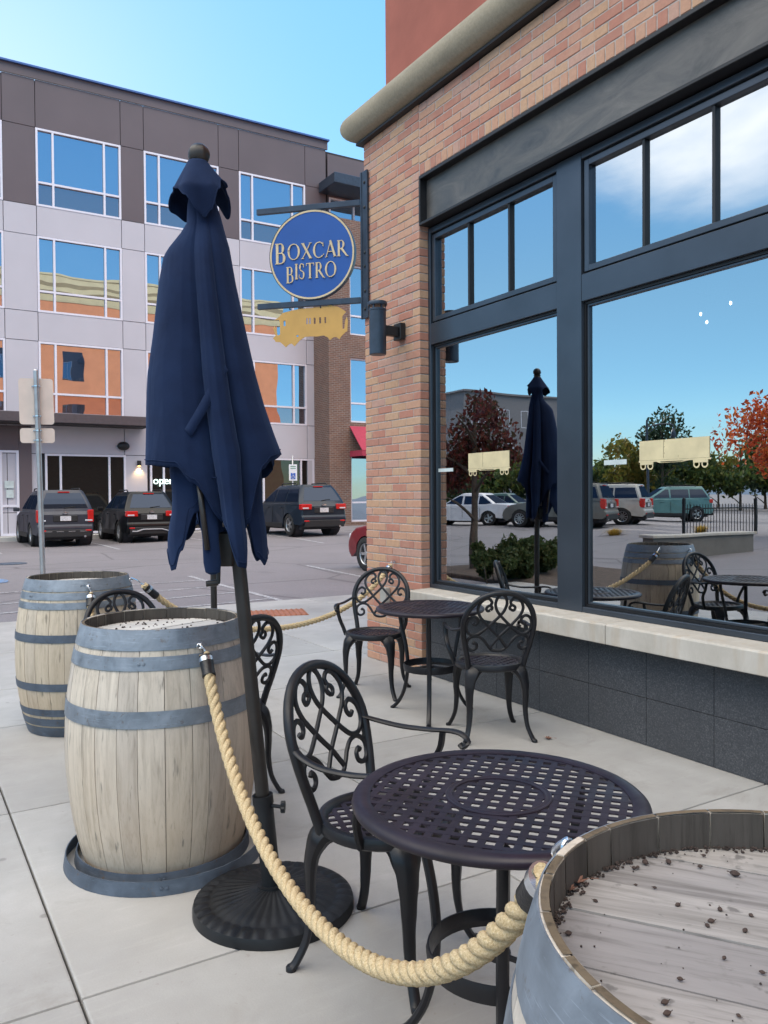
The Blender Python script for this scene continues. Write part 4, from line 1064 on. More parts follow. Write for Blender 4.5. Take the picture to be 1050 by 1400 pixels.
b1, p1 = barrel('wine_barrel', 'middle oak barrel with two dropped hoops lying round its foot', (.950, 3.33, 0), .953, .312, .382,
       [(.880, .955, 'hoop'), (.808, .858, 'hoop'), (.600, .662, 'hoop')], 5, R(20), 'headpale')
b2, p2 = barrel('wine_barrel', 'far oak barrel behind, all its hoops in place, beside the sign post', (1.02, 5.46, 0), .955, .305, .378,
       [(.888, .957, 'hoop'), (.838, .880, 'hoop'), (.782, .822, 'hoop'), (.585, .632, 'hoopdark'), (.292, .338, 'hoopdark'), (.135, .178, 'hoopdark'), (.072, .118, 'hoopdark'), (0.002, .062, 'hoopdark')], 8, R(75), 'headpale', 'stave2')
b3, p3 = barrel('wine_barrel', 'nearest oak barrel cut off by the corner, weathered head strewn with dried buds', (.868, .487, 0), .985, .316, .385,
       [(.897, .984, 'hoop'), (.82, .865, 'hoop'), (.63, .69, 'hoopdark'), (.30, .36, 'hoopdark'), (.13, .18, 'hoopdark'), (.004, .09, 'hoop')], 11, R(-54), 'head', 'stave', .052)
# the two loose hoops
for nm, lb, x, y, z, r0_, hh, tx, ty in (('barrel_hoop', 'wide loose hoop lying flat on the concrete around the middle barrel', .945, 3.29, .001, .392, .052, 0, 0),
                                  ('barrel_hoop', 'smaller loose hoop tight around the foot of the middle barrel inside the wide one', .945, 3.325, .0005, .345, .045, .01, .0)):
    o = thing(nm, lb, 'hoop', (x, y, z), 0, 'dropped barrel hoops')
    g = MB(); g.lathe([(r0_, 0), (r0_+.004, 0), (r0_-.008+.004, hh), (r0_-.008, hh), (r0_, 0)], 80, cap=False); g.build('band', M['hoopdark'], o)
    g = MB()
    for da in (0, .05): g.lathe([(.007, 0), (.006, .003), (.001, .004)], 8, M=Matrix.Rotation(-1.9+da, 4, 'Z') @ Matrix.Translation((r0_+.001, 0, hh/2)) @ Matrix.Rotation(R(90), 4, 'Y'))
    g.build('rivet', M['hoopdark'], o)
# litter on the heads
rn = random.Random(21)
g = MB()
for i in range(1100):
    a = rn.uniform(0, 2*pi); r = p3(.93)-.029-abs(rn.gauss(0, .006)); s = rn.uniform(.001, .0032)
    g.sphere((.868+r*cos(a), .487+r*sin(a), .9335+rn.uniform(0, .003)), s, 5, 3, (1, rn.uniform(.5, 1.3), .7))
for i in range(90):
    a = rn.uniform(0, 2*pi); r = .28*sqrt(rn.random()); s = rn.uniform(.0006, .0016)
    g.sphere((.868+r*cos(a), .487+r*sin(a), .9342), s, 5, 3)
struct(g.build('barrel_litter', M['soil']), 'stuff')
g = MB()
for i in range(420):
    a = rn.uniform(0, 2*pi); r = .275*sqrt(rn.random()) if i < 90 else p1(.91)-.030-abs(rn.gauss(0, .006)); s = rn.uniform(.0015, .0042) if i > 60 else rn.uniform(.003, .006)
    g.sphere((.95+r*cos(a), 3.33+r*sin(a), .9095), s, 5, 3, (1, rn.uniform(.6, 1.2), .8))
struct(g.build('barrel_litter', M['soil']), 'stuff')
# individual buds on the near head, where they lie in the photograph
def bud_mesh():
    g = MB(); rings = []
    for i in range(7):
        x = -.0065+.013*i/6; r = .0036*sin(pi*(i+.35)/6.7)+.0004
        rings.append([(x, r*cos(2*pi*k/7)*1.2, .0025+r*sin(2*pi*k/7)) for k in range(7)])
    g.loft(rings, True, True, True); g.tube([(.006, 0, .0025), (.010, .001, .004)], .0006, 5)
    return g
proto = bud_mesh().build('dried_bud', M['bud'])
def on_head(px, py, z=.935):
    d = fw + rr*(px-525)/1105.1 - uu*(py-700)/1105.1; t = (z-1.45)/d.z
    return d.x*t, d.y*t
spots = [(1030, 1155), (943, 1160), (966, 1166), (962, 1170), (914, 1179), (957, 1185), (1005, 1196), (882, 1180), (836, 1188), (867, 1187), (872, 1186), (869, 1210), (895, 1214), (801, 1210), (797, 1221), (814, 1232), (780, 1240), (769, 1247), (775, 1230), (927, 1238), (984, 1244), (972, 1260), (967, 1266), (1027, 1252), (1019, 1273), (777, 1277), (909, 1371), (912, 1386), (1010, 1389), (930, 1339), (1042, 1330), (990, 1310), (850, 1166), (905, 1152)]
for i, (px, py) in enumerate(spots):
    o = proto if i == 0 else proto.copy()
    if i: COL.objects.link(o)
    x, y = on_head(px, py); s = rn.uniform(.55, 1.15)*(1.5 if px in (914, 882, 1005) else 1)
    o.location = (x, y, .9345); o.rotation_euler = (rn.uniform(-.2, .2), rn.uniform(-.15, .15), rn.uniform(0, 6.28)); o.scale = (s, s, s)
    o.scale = (s*.62, s*.62, s*.62); tag(o, 'small dried brown bud lying on the nearest barrel head', 'bud', 'dried buds on the nearest barrel head')
def leaf(label, x, y, z, s, rz):
    g = MB(); pts = []
    out = [(0, -1.1), (.15, -.4), (.55, -.55), (.42, -.1), (.9, .1), (.5, .35), (.55, .75), (.2, .6), (0, 1.1), (-.2, .6), (-.55, .75), (-.5, .35), (-.9, .1), (-.42, -.1), (-.55, -.55), (-.15, -.4)]
    vs = [(u*s, v*s, s*(.25+.35*abs(u)+.25*v*v)) for u, v in out] + [(0, 0, .02*s)]
    n = len(out); g.add(vs, [(i, (i+1) % n, n) for i in range(n)])
    g.tube([(0, -1.1*s, .5*s), (0, -1.7*s, .5*s)], .04*s, 5)
    o = g.build('fallen_leaf', M['deadleaf'], recalc=False); o.location = (x, y, z); o.rotation_euler = (0, 0, rz); tag(o, label, 'leaf')
leaf('curled brown leaf on the concrete right of the chair under the window', 3.31, 3.57, .001, .028, .6)
leaf('pale brown leaf at the foot of the granite base beside the brick pier', 3.60, 5.22, .001, .022, 2.0)
leaf('reddish dry leaf piled at the left edge of the nearest barrel head', *on_head(790, 1210), .936, .016, 1.0)
leaf('second dry leaf curled against the chime of the nearest barrel', *on_head(778, 1219), .936, .013, 2.4)

# ------------------------------------------------------------------ ropes
def rope(label, a, b, sag, Rr, lay=2.7, caps=True, hook_a=None, hook_b=None, tape=(.10, .10)):
    t = thing('rope', label, 'rope', tuple(a), 0)
    A = Vector(a); B = Vector(b); n0 = 400; P = []
    for i in range(n0+1):
        s = i/n0; p = A.lerp(B, s); k = 2.2
        p.z -= sag*(cosh_(k)-cosh_(k*(2*s-1)))/(cosh_(k)-1); P.append(p)
    L = [0]
    for i in range(n0): L.append(L[-1]+(P[i+1]-P[i]).length)
    tot = L[-1]; lay_l = lay*2*Rr; step = lay_l/14; n = int(tot/step)
    Q = []; j = 0
    for i in range(n+1):
        s = tot*i/n
        while j < n0-1 and L[j+1] < s: j += 1
        Q.append(P[j].lerp(P[j+1], (s-L[j])/max(1e-9, L[j+1]-L[j])))
    side = Vector((B-A).cross(Vector((0, 0, 1)))).normalized()
    g = MB(); rs = Rr*.52
    fr_ = []
    for i in range(n+1):
        tt = (Q[min(i+1, n)]-Q[max(i-1, 0)]).normalized(); u = tt.cross(side).normalized(); fr_.append((tt, side, u))
    for k in range(3):
        c = []
        for i in range(n+1):
            ph = 2*pi*(tot*i/n)/lay_l + 2*pi*k/3; c.append(Q[i] + fr_[i][1]*cos(ph)*Rr*.53 + fr_[i][2]*sin(ph)*Rr*.53)
        rings = []
        for i in range(n+1):
            tt = (c[min(i+1, n)]-c[max(i-1, 0)]).normalized(); o = (c[i]-Q[i]).normalized(); o = (o-tt*o.dot(tt)).normalized(); q = tt.cross(o)
            rings.append([c[i] + (o*cos(2*pi*m/9)+q*sin(2*pi*m/9)*1.05)*rs for m in range(9)])
        g.loft(rings, True, True, True)
    g.build('strands', M['rope'], t, world=True)
    def endcap(i0, i1, hook):
        i0_, i1_ = i0, i1; i0, i1 = (i0+int((i1-i0)*.14), i1) if i0 == 0 else (i0, i1-int((i1-i0)*.22))
        g = MB(); pts = Q[i0:i1]; m = len(pts)
        g.tube(pts, [Rr*(1.16+.05*sin(3.1*i)+.03*sin(7*i)) for i in range(m)], 16); tp = g.build('tape_end', M['tape'], t, world=True)
        g = MB(); q = pts[int(m*.25)] if i0_ == 0 else pts[int(m*.75)]; d = (pts[1]-pts[0]).normalized()
        g.tube([q-d*.009, q+d*.009], Rr*1.27, 20); g.build('clamp_band', M['zinc'], tp, world=True)
        if hook:
            g = MB(); e = pts[0] if i0_ == 0 else pts[-1]
            H = Vector(hook); mid = e.lerp(H, .5)+Vector((0, 0, .012))
            g.tube(smooth_path([e-(H-e)*.15, e.lerp(H, .35)+Vector((.006, 0, .006)), mid+Vector((-.006, 0, .008)), H+Vector((0, 0, .012)), H+Vector((.008, .008, -.006)), H+Vector((0, .012, -.010))], 5), .0038, 7)
            g.tube([H+Vector((cos(x)*.011, 0, sin(x)*.011)) for x in [2*pi*i/12 for i in range(12)]], .003, 6, closed=True)
            g.build('hook', M['zinc'], t, world=True)
    na = max(4, int(tape[0]/step)); nb = max(4, int(tape[1]/step))
    endcap(0, na, hook_a); endcap(n-nb, n+1, hook_b)
    return t
def cosh_(x): return (math.exp(x)+math.exp(-x))/2
rope('thick pale manila rope hanging in front, from the middle barrel to the nearest barrel', (1.005, 2.955, .858), (.803, .868, .900), .50, .0218, 2.7, True, (.995, 2.985, .885), (.812, .838, .950), (.105, .07))
rope('short manila rope dropping from the far barrel behind the middle barrel', (1.02, 5.085, .875), (.70, 3.62, .86), .46, .0218, 2.7, True, (1.015, 5.115, .915), (.72, 3.59, .88))
rope('long manila rope sagging from the far barrel across to the brick pier', (1.37, 5.20, .895), (3.60, 5.80, .872), .40, .0218, 2.7, True, (1.30, 5.24, .93), (3.645, 5.82, .895), (.13, .12))

# ------------------------------------------------------------------ umbrellas
def umbrella(label, loc, rz, lean, seed, topz=2.60, base=True):
    t = thing('patio_umbrella', label, 'umbrella', loc, rz, 'folded navy patio umbrellas')
    ax = lambda z: Vector((lean*z, 0, z))
    rn = random.Random(seed); ph = rn.uniform(-.3, .3)
    # cast base: domed disc with radiating flutes and a notched border
    g = MB(); n = 180; rings = []
    prof = [(.040, .078), (.075, .074), (.11, .066), (.17, .056), (.205, .050), (.218, .044), (.228, .043), (.236, .046), (.262, .043), (.278, .036), (.282, .022), (.282, .0)]
    for r, z in prof:
        row = []
        for i in range(n):
            a = 2*pi*i/n; zz = z
            if .07 < r < .21: zz += .0065*(abs(cos(a*18))-.5)*(1.0 if r > .1 else .6)
            if r > .23 and r < .27: zz += -.006 if (i % 5) < 2 else .002
            row.append((r*cos(a), r*sin(a), zz))
        rings.append(row)
    g.loft(rings, True, True, True); bs = g.build('base', M['blackiron'], t)
    g = MB(); tube_top = .40
    g.tube([ax(.06), ax(tube_top)], .034, 20); g.tube([ax(tube_top-.03), ax(tube_top)], .037, 20); g.tube([ax(.055), ax(.085)], .048, 20)
    stem = g.build('stem', M['blackiron'], t)
    g = MB(); k0 = ax(.365)
    g.tube([k0+Vector((.03, -.01, 0)), k0+Vector((.065, -.022, 0))], .007, 8)
    kc = k0+Vector((.072, -.024, 0)); Mx = Matrix.Translation(kc) @ Matrix.Rotation(R(90), 4, 'Y')
    rings = []
    for zz, rf in ((-.008, .8), (-.006, 1), (.006, 1), (.008, .8)):
        rings.append([Mx @ Vector((.020*rf*(1+.12*cos(8*a))*cos(a), .020*rf*(1+.12*cos(8*a))*sin(a), zz)) for a in [2*pi*i/48 for i in range(48)]])
    g.loft(rings); g.build('knob', M['blackiron'], stem)
    g = MB(); g.tube([ax(.10), ax(topz+.02)], .0245, 18); g.build('pole', M['bronzepole'], t)
    # crank housing and handle on the pole
    g = MB(); c = ax(1.27); g.cbox((c.x-.035, c.y+.0, c.z), (.05, .055, .12)); cr = g.build('crank_housing', M['bronzepole'], t, bevel=.006)
    g = MB(); q = c+Vector((-.065, 0, -.01)); g.tube([q+Vector((.02, 0, 0)), q, q+Vector((-.004, 0, -.105)), q+Vector((-.006, -.002, -.112))], .008, 8); g.tube([q+Vector((-.004, 0, -.108)), q+Vector((-.045, -.004, -.112))], .011, 10); g.build('crank_handle', M['bronzepole'], cr)
    # finial
    g = MB(); c = ax(topz)
    g.lathe([(.020, .0), (.036, .004), (.038, .014), (.030, .022), (.033, .030), (.036, .036)], 24, c); rings = []
    for i in range(13):
        a = -pi/2+pi*i/12*.98+.02
        rings.append([(c.x+.0385*max(cos(a), .03)*(1-.05*abs(sin(4*b)))*cos(b), c.y+.0385*max(cos(a), .03)*(1-.05*abs(sin(4*b)))*sin(b), c.z+.068+.039*sin(a)) for b in [2*pi*k/32 for k in range(32)]])
    g.loft(rings); g.build('finial', M['bronzepole'], t)
    # fabric: measured half-widths (left, right, depth) down the folded canopy
    Lw = [(1.15, .275), (1.40, .262), (1.564, .287), (1.669, .274), (1.774, .262), (1.879, .246), (2.01, .214), (2.194, .176), (2.285, .152), (2.31, .136), (2.365, .086), (2.40, .060), (2.46, .052), (2.55, .03)]
    Rw = [(1.15, .132), (1.40, .150), (1.564, .182), (1.60, .188), (1.669, .170), (1.774, .146), (1.879, .128), (2.01, .112), (2.194, .090), (2.32, .080), (2.38, .068), (2.43, .060), (2.47, .050), (2.55, .03)]
    Dw = [(1.15, .17), (1.40, .18), (1.60, .18), (1.879, .155), (2.194, .12), (2.33, .085), (2.41, .058), (2.47, .05), (2.55, .03)]
    def lin(x, tab):
        if x <= tab[0][0]: return tab[0][1]
        for (a, b), (c, d) in zip(tab, tab[1:]):
            if x <= c: return b+(d-b)*(x-a)/(c-a)
        return tab[-1][1]
    # three broad cloth panels face the front, parted by two sharp creases; the back is bunched tighter
    FOLD = [(0, 1), (22, .97), (42, .86), (54, .60), (61, .25), (65, .62), (72, .92), (82, 1), (91, .82), (97, .45), (101, .12), (105, .55), (114, .86), (132, .97), (152, .95), (168, 1), (182, 1), (196, .55), (204, .2), (212, .7), (228, 1), (242, .55), (248, .2), (256, .7), (272, 1), (288, .5), (296, .15), (304, .7), (322, 1), (336, .6), (342, .3), (350, .8), (360, 1)]
    FOLD2 = [(0, 1), (25, .9), (48, .4), (60, .1), (78, .8), (96, .9), (112, .4), (120, .1), (130, .75), (150, 1), (172, .95), (190, .8), (205, .2), (225, .9), (250, .2), (275, .9), (300, .2), (330, .8), (360, 1)]
    def surf(th, z, k=1.0, amp=None, inner=0):
        L_, R_, D_ = lin(z, Lw)*k, lin(z, Rw)*k, lin(z, Dw)*k
        c_, s_ = cos(th), sin(th)
        q = 1/max(1e-6, sqrt(c_*c_+s_*s_))
        x = (R_ if c_ > 0 else L_)*c_*q; y = -D_*s_*q
        dn = min(max((2.44-z)/1.0, 0), 1)
        d = (math.degrees(th) + 7*(1.9-z)*max(0, s_) + 3*noise.noise((seed, z*1.4, 1.0))) % 360
        f = lin(d, FOLD2 if inner else FOLD)
        f2 = noise.noise((1.3*cos(th)+seed, 1.3*sin(th), z*1.2+inner*3))
        m = 1-((.46*dn**.5) if not inner else .30*dn**.6)*(1-f)+.05*f2*dn
        m += .012*dn*sin(5*z+3*th)
        if inner: m *= .80+.17*max(0, -c_)
        a = ax(z)
        return Vector((a.x+x*m, a.y+y*m, z))
    def shell(name, hem, ztop, k, inner, nt=320, nz=56, parent=t, extra=None):
        rings = []
        for i in range(nz+1):
            row = []
            for j in range(nt):
                th = 2*pi*j/nt; d = math.degrees(th); h = interp(d, hem)
                s = (i/nz); z = ztop+(h-ztop)*s; p = surf(th, z, k if not inner else interp(z, [(1.28, k), (1.52, k*.83), (1.75, .5)]), None, inner)
                row.append(p)
            rings.append(row)
        g = MB(); g.loft(rings, True, False, True); o = g.build(name, M['fabric'], parent, recalc=False)
        md = o.modifiers.new('thick', 'SOLIDIFY'); md.thickness = .0016; md.offset = -1
        return o
    hem1 = [(0, 1.60), (28, 1.575), (38, 1.545), (54, 1.36), (67, 1.215), (77, 1.22), (95, 1.36), (112, 1.50), (122, 1.553), (150, 1.562), (180, 1.567), (205, 1.55), (230, 1.42), (255, 1.25), (275, 1.40), (310, 1.52), (335, 1.58), (360, 1.60)]
    hem2 = [(0, 1.235), (18, 1.215), (34, 1.245), (52, 1.40), (90, 1.50), (112, 1.50), (126, 1.40), (140, 1.27), (150, 1.205), (158, 1.20), (166, 1.245), (176, 1.255), (188, 1.235), (198, 1.30), (215, 1.40), (240, 1.25), (275, 1.36), (310, 1.22), (340, 1.26), (360, 1.235)]
    can = shell('canopy', hem1, 2.52, 1.0, 0)
    shell('inner_folds', hem2, 1.95, .93, 1.1, parent=can)
    # vent cap: little tier with pointed hem
    rings = []; nt = 96
    vh = lambda d: interp(d, [(0, 2.53), (22, 2.545), (44, 2.50), (62, 2.425), (76, 2.402), (90, 2.42), (108, 2.47), (128, 2.50), (148, 2.512), (172, 2.508), (200, 2.46), (225, 2.44), (255, 2.47), (285, 2.51), (310, 2.45), (335, 2.50), (360, 2.535)])
    vr = lambda z: .034+.070*min(1, max(0, (2.618-z)/.112))+.02*max(0, (2.506-z)/.1)
    for i in range(25):
        row = []
        for j in range(nt):
            th = 2*pi*j/nt; h = vh(math.degrees(th)); z = 2.618+(h-2.618)*i/24; a = ax(z)
            r = vr(z)*(1+.08*cos(4*th-1.2)*(i/24)+.05*sin(8*th)*(i/24)); r *= (1-.30*max(0, sin(th))*max(0, (2.50-z)/.1))
            row.append((a.x+r*cos(th), a.y-r*sin(th), z))
        rings.append(row)
    g = MB(); g.loft(rings, True, False, True); v = g.build('vent', M['fabric'], can, recalc=False)
    md = v.modifiers.new('thick', 'SOLIDIFY'); md.thickness = .003
    g = MB(); g.tube(rings[-1], .0026, 6, closed=True); g.build('hem', M['fabric'], v)
    # hem seams as thin welts
    def welt(hem, k, inner, off=.0025):
        g = MB(); pts = []
        for j in range(144):
            th = 2*pi*j/144; h = interp(math.degrees(th), hem)+.018; p = surf(th, h, k, None, inner); pts.append(p+(p-ax(h)).normalized()*off)
        g.tube(pts, .0019, 5, closed=True); g.build('seam', M['fabric'], can)
    welt(hem1, 1.0, 0); welt(hem2, .93, 1.1)
    # tie strap slanting over the front fold
    g = MB(); rows = []
    pa = surf(R(66), 1.895, 1.0, None, 0); pb = surf(R(112), 1.668, 1.0, None, 0)
    for i in range(15):
        q = i/14; p = pa.lerp(pb, q)+Vector((0, -.005-.012*sin(pi*q), -.012*sin(pi*q)))
        rows.append([p+Vector((-.010, .002, .010)), p+Vector((.012, -.001, -.017))])
    g.loft(rows, False, False, True); s_ = g.build('tie_strap', M['fabric'], can, recalc=False); md = s_.modifiers.new('thick', 'SOLIDIFY'); md.thickness = .0012
    # ribs with fabric pockets at their ends
    for k in range(8):
        a = R(20+45*k); rb = .075
        p0 = ax(2.5)+Vector((.02*cos(a), -.02*sin(a), 0)); p1_ = ax(1.27)+Vector((rb*cos(a)*(1.2 if cos(a) < 0 else .6), -rb*.8*sin(a), .08))
        g = MB(); g.tube([p0, p1_], .0085, 6); r_ = g.build('rib', M['bronzepole'], t)
    pk = ax(1.19)+Vector((-.075, -.10, 0)); g = MB()
    zz = [(.0, .010), (.008, .024), (.04, .029), (.12, .027), (.20, .030), (.30, .027)]
    rings = []
    for dz, r in zz: rings.append([(pk.x-.06*dz+r*cos(a)*(1+.12*cos(3*a)), pk.y+r*.7*sin(a), pk.z+dz) for a in [2*pi*i/24 for i in range(24)]])
    g.loft(rings, True, True, True); g.build('rib_pocket', M['fabric'], can)
    g = MB(); g.tube([pk+Vector((-.010, -.026, .085)), pk+Vector((-.040, -.024, .34))], .0095, 8); g.build('rib', M['bronzepole'], t)
    return t
umbrella('leaning folded navy umbrella in front, its cast base beside the middle barrel', (1.135, 2.63, 0), R(-31.36), -.0915, 3, 2.575)
umbrella('second folded navy umbrella standing upright behind the first, mirrored in the window', (2.13, 6.04, 0), R(40), -.004, 9)

# ------------------------------------------------------------------ cars
def car(label, kind, col, loc, head, tail='wide', accent=None, group='cars parked in the lot', trimcol='plastic', hl=False):
    """local x forward, y left, z up, origin under the middle"""
    t = thing('parked_car', label, 'car', loc, head, group)
    paint = mat_paint('car paint ' + label[:18], col)
    sedan = kind == 'sedan'; box_ = kind == 'boxy'
    Lr, Lf = (-2.36, 2.36) if sedan else (-2.2, 2.22)
    zb = .92 if sedan else (1.10 if box_ else 1.08); zr = 1.44 if sedan else (1.74 if box_ else 1.68)
    W2 = .90; wr = .33 if sedan else .365; xa = (-1.36, 1.40) if sedan else (-1.32, 1.36)
    gc = .22 if sedan else .27
    def arch(xc): return [(xc + (wr+.055)*cos(a), wr + (wr+.055)*sin(a)) for a in [R(200-22*i) for i in range(11)]] 
    def side():
        P = [(Lr+.12, gc+.08), (Lr+.02, gc+.16), (Lr, gc+.30), (Lr+.01, .62), (Lr+.06, .68), (Lr+.07, zb-.12), (Lr+.13, zb-.02)]
        if sedan: P += [(Lr+.25, zb+.02), (-1.55, zb+.06)]
        P += [(-1.0, zb+.01), (.2, zb-.02), (1.0, zb-.04 if sedan else zb-.03), (1.25, zb-.10), (1.8, zb-.18), (2.05, zb-.30), (Lf-.03, zb-.46), (Lf, .50), (Lf-.04, gc+.10), (Lf-.2, gc)]
        a1 = arch(xa[1])[::-1]; a0 = arch(xa[0])[::-1]
        P += [p for p in a1 if p[1] > gc-.02] + [(xa[1]-wr-.15, gc), (xa[0]+wr+.15, gc)] + [p for p in a0 if p[1] > gc-.02]
        return P
    P = side(); rings = []
    def taper(x): 
        q = max(0, (abs(x)-1.35)/.95); return 1-.13*q*q
    for yy, sh in ((-1.0, .07), (-.985, .03), (-.94, .0), (.94, .0), (.985, .03), (1.0, .07)):
        row = []
        for x, z in P:
            tz = max(0, (z-.62))/.5; zz = z - sh*(.5 if z > .6 else -.15)*1.0
            row.append((x - sh*(x/2.3)*1.0, yy*W2*taper(x)*(1-.055*tz*tz), zz))
        rings.append(row)
    g = MB(); g.loft(rings, True, True, False); body = g.build('body', paint, t, tri=True, bevel=0)
    for p in body.data.polygons: p.use_smooth = False
    # greenhouse
    if sedan: b0, b1, r0_, r1_ = -1.72, 1.0, -.95, .10
    elif box_: b0, b1, r0_, r1_ = Lr+.14, 1.02, Lr+.36, .20
    else: b0, b1, r0_, r1_ = Lr+.14, 1.05, Lr+.52, .10
    hb, hr = .835, .60
    def sect(f):                    # f 0 belt .. 1 roof
        x0, x1 = lerp(b0, r0_, f**1.15), lerp(b1, r1_, f); h = lerp(hb, hr, f**1.3); z = lerp(zb-.06, zr-.055, f); c = .10
        return [(x0, -h+c, z), (x0+c*.7, -h, z), (x1-c, -h, z), (x1, -h+c*1.5, z), (x1, h-c*1.5, z), (x1-c, h, z), (x0+c*.7, h, z), (x0, h-c, z)]
    rings = [sect(f) for f in (0, .15, .35, .6, .85, 1.0)]
    top = [(lerp(r0_+.14, x, .88) if x < -.2 else x-.10, y*.90, zr-.012) for x, y, z in sect(1.0)]
    top2 = [(x*.6-.25, y*.45, zr) for x, y, z in top]
    g = MB(); g.loft(rings+[top, top2], True, True, True); cab = g.build('roof', paint, t)
    def onside(f, x, s, off=.006):
        h = lerp(hb, hr, f**1.3); return (x, s*(h+off), lerp(zb-.06, zr-.055, f))
    edge0 = lambda f: lerp(b0, r0_, f**1.15); edge1 = lambda f: lerp(b1, r1_, f)
    for s in (1, -1):
        g = MB()
        divs = [(.26, .06)] if False else None
        fs = (.16, .40, .62, .84)
        cuts = [(lambda f: edge0(f)+.13, lambda f: (-.98 if not sedan else -1.02)), (lambda f: (-.92 if not sedan else -.78), lambda f: -.14), (lambda f: -.06, lambda f: edge1(f)-.16)]
        for a, b in cuts:
            rows = []
            for f in fs:
                xa_, xb_ = a(f), b(f)
                if sedan and a is cuts[0][0]: xa_, xb_ = edge0(f)+.13, max(edge0(f)+.16, -.84)
                if xb_ < xa_+.02: xb_ = xa_+.02
                rows.append([onside(f, xa_, s), onside(f, xb_, s)])
            g.loft(rows, False, False, False)
        g.build('side_window', M['carglass'], cab, recalc=False)
    # rear and front glass
    for nm, ed, sg_, lo, hi in (('rear_window', edge0, -1, .20 if not sedan else .12, .93), ('windscreen', edge1, 1, .12, .93)):
        g = MB(); rows = []
        for f in (lo, .4, .65, hi):
            h = lerp(hb, hr, f**1.3)-.13; z = lerp(zb-.06, zr-.055, f); x = ed(f)+sg_*.008
            rows.append([(x, -h, z), (x, -h*.4, z), (x, h*.4, z), (x, h, z)])
        g.loft(rows, False, False, False); rw = g.build(nm, M['carglass'], cab, recalc=False)
        if nm == 'rear_window' and not sedan:
            g = MB(); f = .22; g.tube([(ed(f)-.02, .02, lerp(zb-.06, zr-.055, f)), (ed(.30)-.022, -.30, lerp(zb-.06, zr-.055, .28))], .011, 6); g.build('wiper', M['plastic'], rw)
            g = MB(); f = .97; g.cbox((ed(f)-.03, 0, lerp(zb-.06, zr-.055, f)), (.03, .34, .03)); g.build('brake_light', M['redlamp'], cab)
    # lower cladding / bumpers
    g = MB(); xr = Lr-.012
    g.box(xr, Lr+.35, -W2*.80, W2*.80, gc+.02, gc+.26 if not sedan else gc+.14)
    g.build('bumper', M[trimcol], t, bevel=.03, seg=2)
    g = MB(); g.box(Lf-.3, Lf+.012, -W2*.80, W2*.80, gc+.02, gc+.20); g.build('bumper', M[trimcol], t, bevel=.03, seg=2)
    if not sedan:
        for s in (1, -1):
            g = MB(); g.box(xa[0]+wr+.10, xa[1]-wr-.10, s*W2*1.004-.012, s*W2*1.004+.012, gc+.0, gc+.15); g.build('sill_trim', M[trimcol], t, bevel=.01)
    if accent == 'silver':
        g = MB(); g.tube([(xr-.012, y, gc+.12 + (.06 if abs(y) < .5 else 0)) for y in (-.66, -.56, -.50, -.3, 0, .3, .50, .56, .66)], .03, 8, flat=.7); g.build('bumper_trim', M['silvertrim'], t)
    if accent == 'steps':
        g = MB()
        for y in (-.5, -.17, .17, .5): g.box(xr-.004, xr+.01, y-.10, y+.10, gc+.19, gc+.21)
        g.build('bumper_trim', M['chrome'], t)
    g = MB(); g.box(xr+.30, Lf-.35, -.70, .70, gc-.06, gc+.30); g.build('underbody', M['backing'], t)
    for xc in xa:
        for s in (1, -1):
            g = MB(); A = Matrix.Translation((xc, s*(W2-.125), wr)) @ Matrix.Rotation(R(-90*s), 4, 'X')
            g.lathe([(wr*.62, .095), (wr*.66, .112), (wr*.90, .114), (wr*.985, .09), (wr, .05), (wr, -.06), (wr*.97, -.10), (wr*.6, -.11)], 32, M=A, cap=False); ty = g.build('wheel', M['tyre'], t)
            g = MB(); g.lathe([(wr*.64, .09), (wr*.61, .096), (wr*.57, .085), (wr*.55, .03)], 32, M=A, cap=False); g.lathe([(.055, .02), (.05, .085), (.001, .088)], 12, M=A)
            for q in range(10 if box_ else 5):
                B_ = A @ Matrix.Rotation(2*pi*q/(10 if box_ else 5), 4, 'Z'); w_ = .016 if box_ else .030
                g.box(.03, wr*.60, -w_, w_, .045, .078, B_)
            g.build('rim', M['rim'], ty)
            g = MB(); g.lathe([(wr*.56, .025), (.001, .028)], 24, M=A, cap=False); g.build('brake_disc', M['backing'], ty)
            g = MB(); g.lathe([(wr+.05, -.0), (wr+.05, -.30), (.001, -.30)], 20, M=Matrix.Translation((xc, s*(W2-.10), wr)) @ Matrix.Rotation(R(-90*s), 4, 'X'), cap=False); g.build('wheel_arch', M['backing'], t)
    # lamps
    for s in (1, -1):
        g = MB(); y0 = s*W2*taper(Lr)
        ylo, yhi = sorted((y0*.985, y0*(.80 if tail == 'tall' else .56)))
        if tail == 'tall': zz = (zb-.36, zb+.02)
        else: zz = (zb-.22, zb-.04)
        if sedan: zz = (zb-.20, zb-.04)
        ysd = sorted((y0*.90, y0*1.0))
        g.box(Lr+.035, Lr+.24, ysd[0]+(0 if s > 0 else -.012), ysd[1]+(.012 if s > 0 else 0), zz[0], zz[1]); g.box(Lr+.030, Lr+.16, ylo, yhi, zz[0]+.002, zz[1]-.002)
        tl = g.build('tail_light', M['redlamp'], t, bevel=.015)
        g = MB(); ci = sorted((y0*.97, y0*.70)); cz = zz[0]+.02 if tail != 'tall' else zz[0]+.03
        g.box(Lr+.022, Lr+.10, ci[0], ci[1] if tail != 'tall' else ci[1], cz, cz+.05); g.build('reversing_lens', M['clearlamp'], tl, bevel=.01)
        g = MB(); rz_ = gc+.20; ri = sorted((y0*.92, y0*.70)); g.box(xr-.006, xr+.02, ri[0], ri[1], rz_, rz_+.045); g.build('reflector', M['redlamp'], t, bevel=.008)
        g = MB(); ho = sorted((s*W2*.86, s*W2*.50)); g.box(Lf-.30, Lf-.02, ho[0], ho[1], zb-.44, zb-.31); g.build('headlight', M['clearlamp'], t, bevel=.03, seg=2)
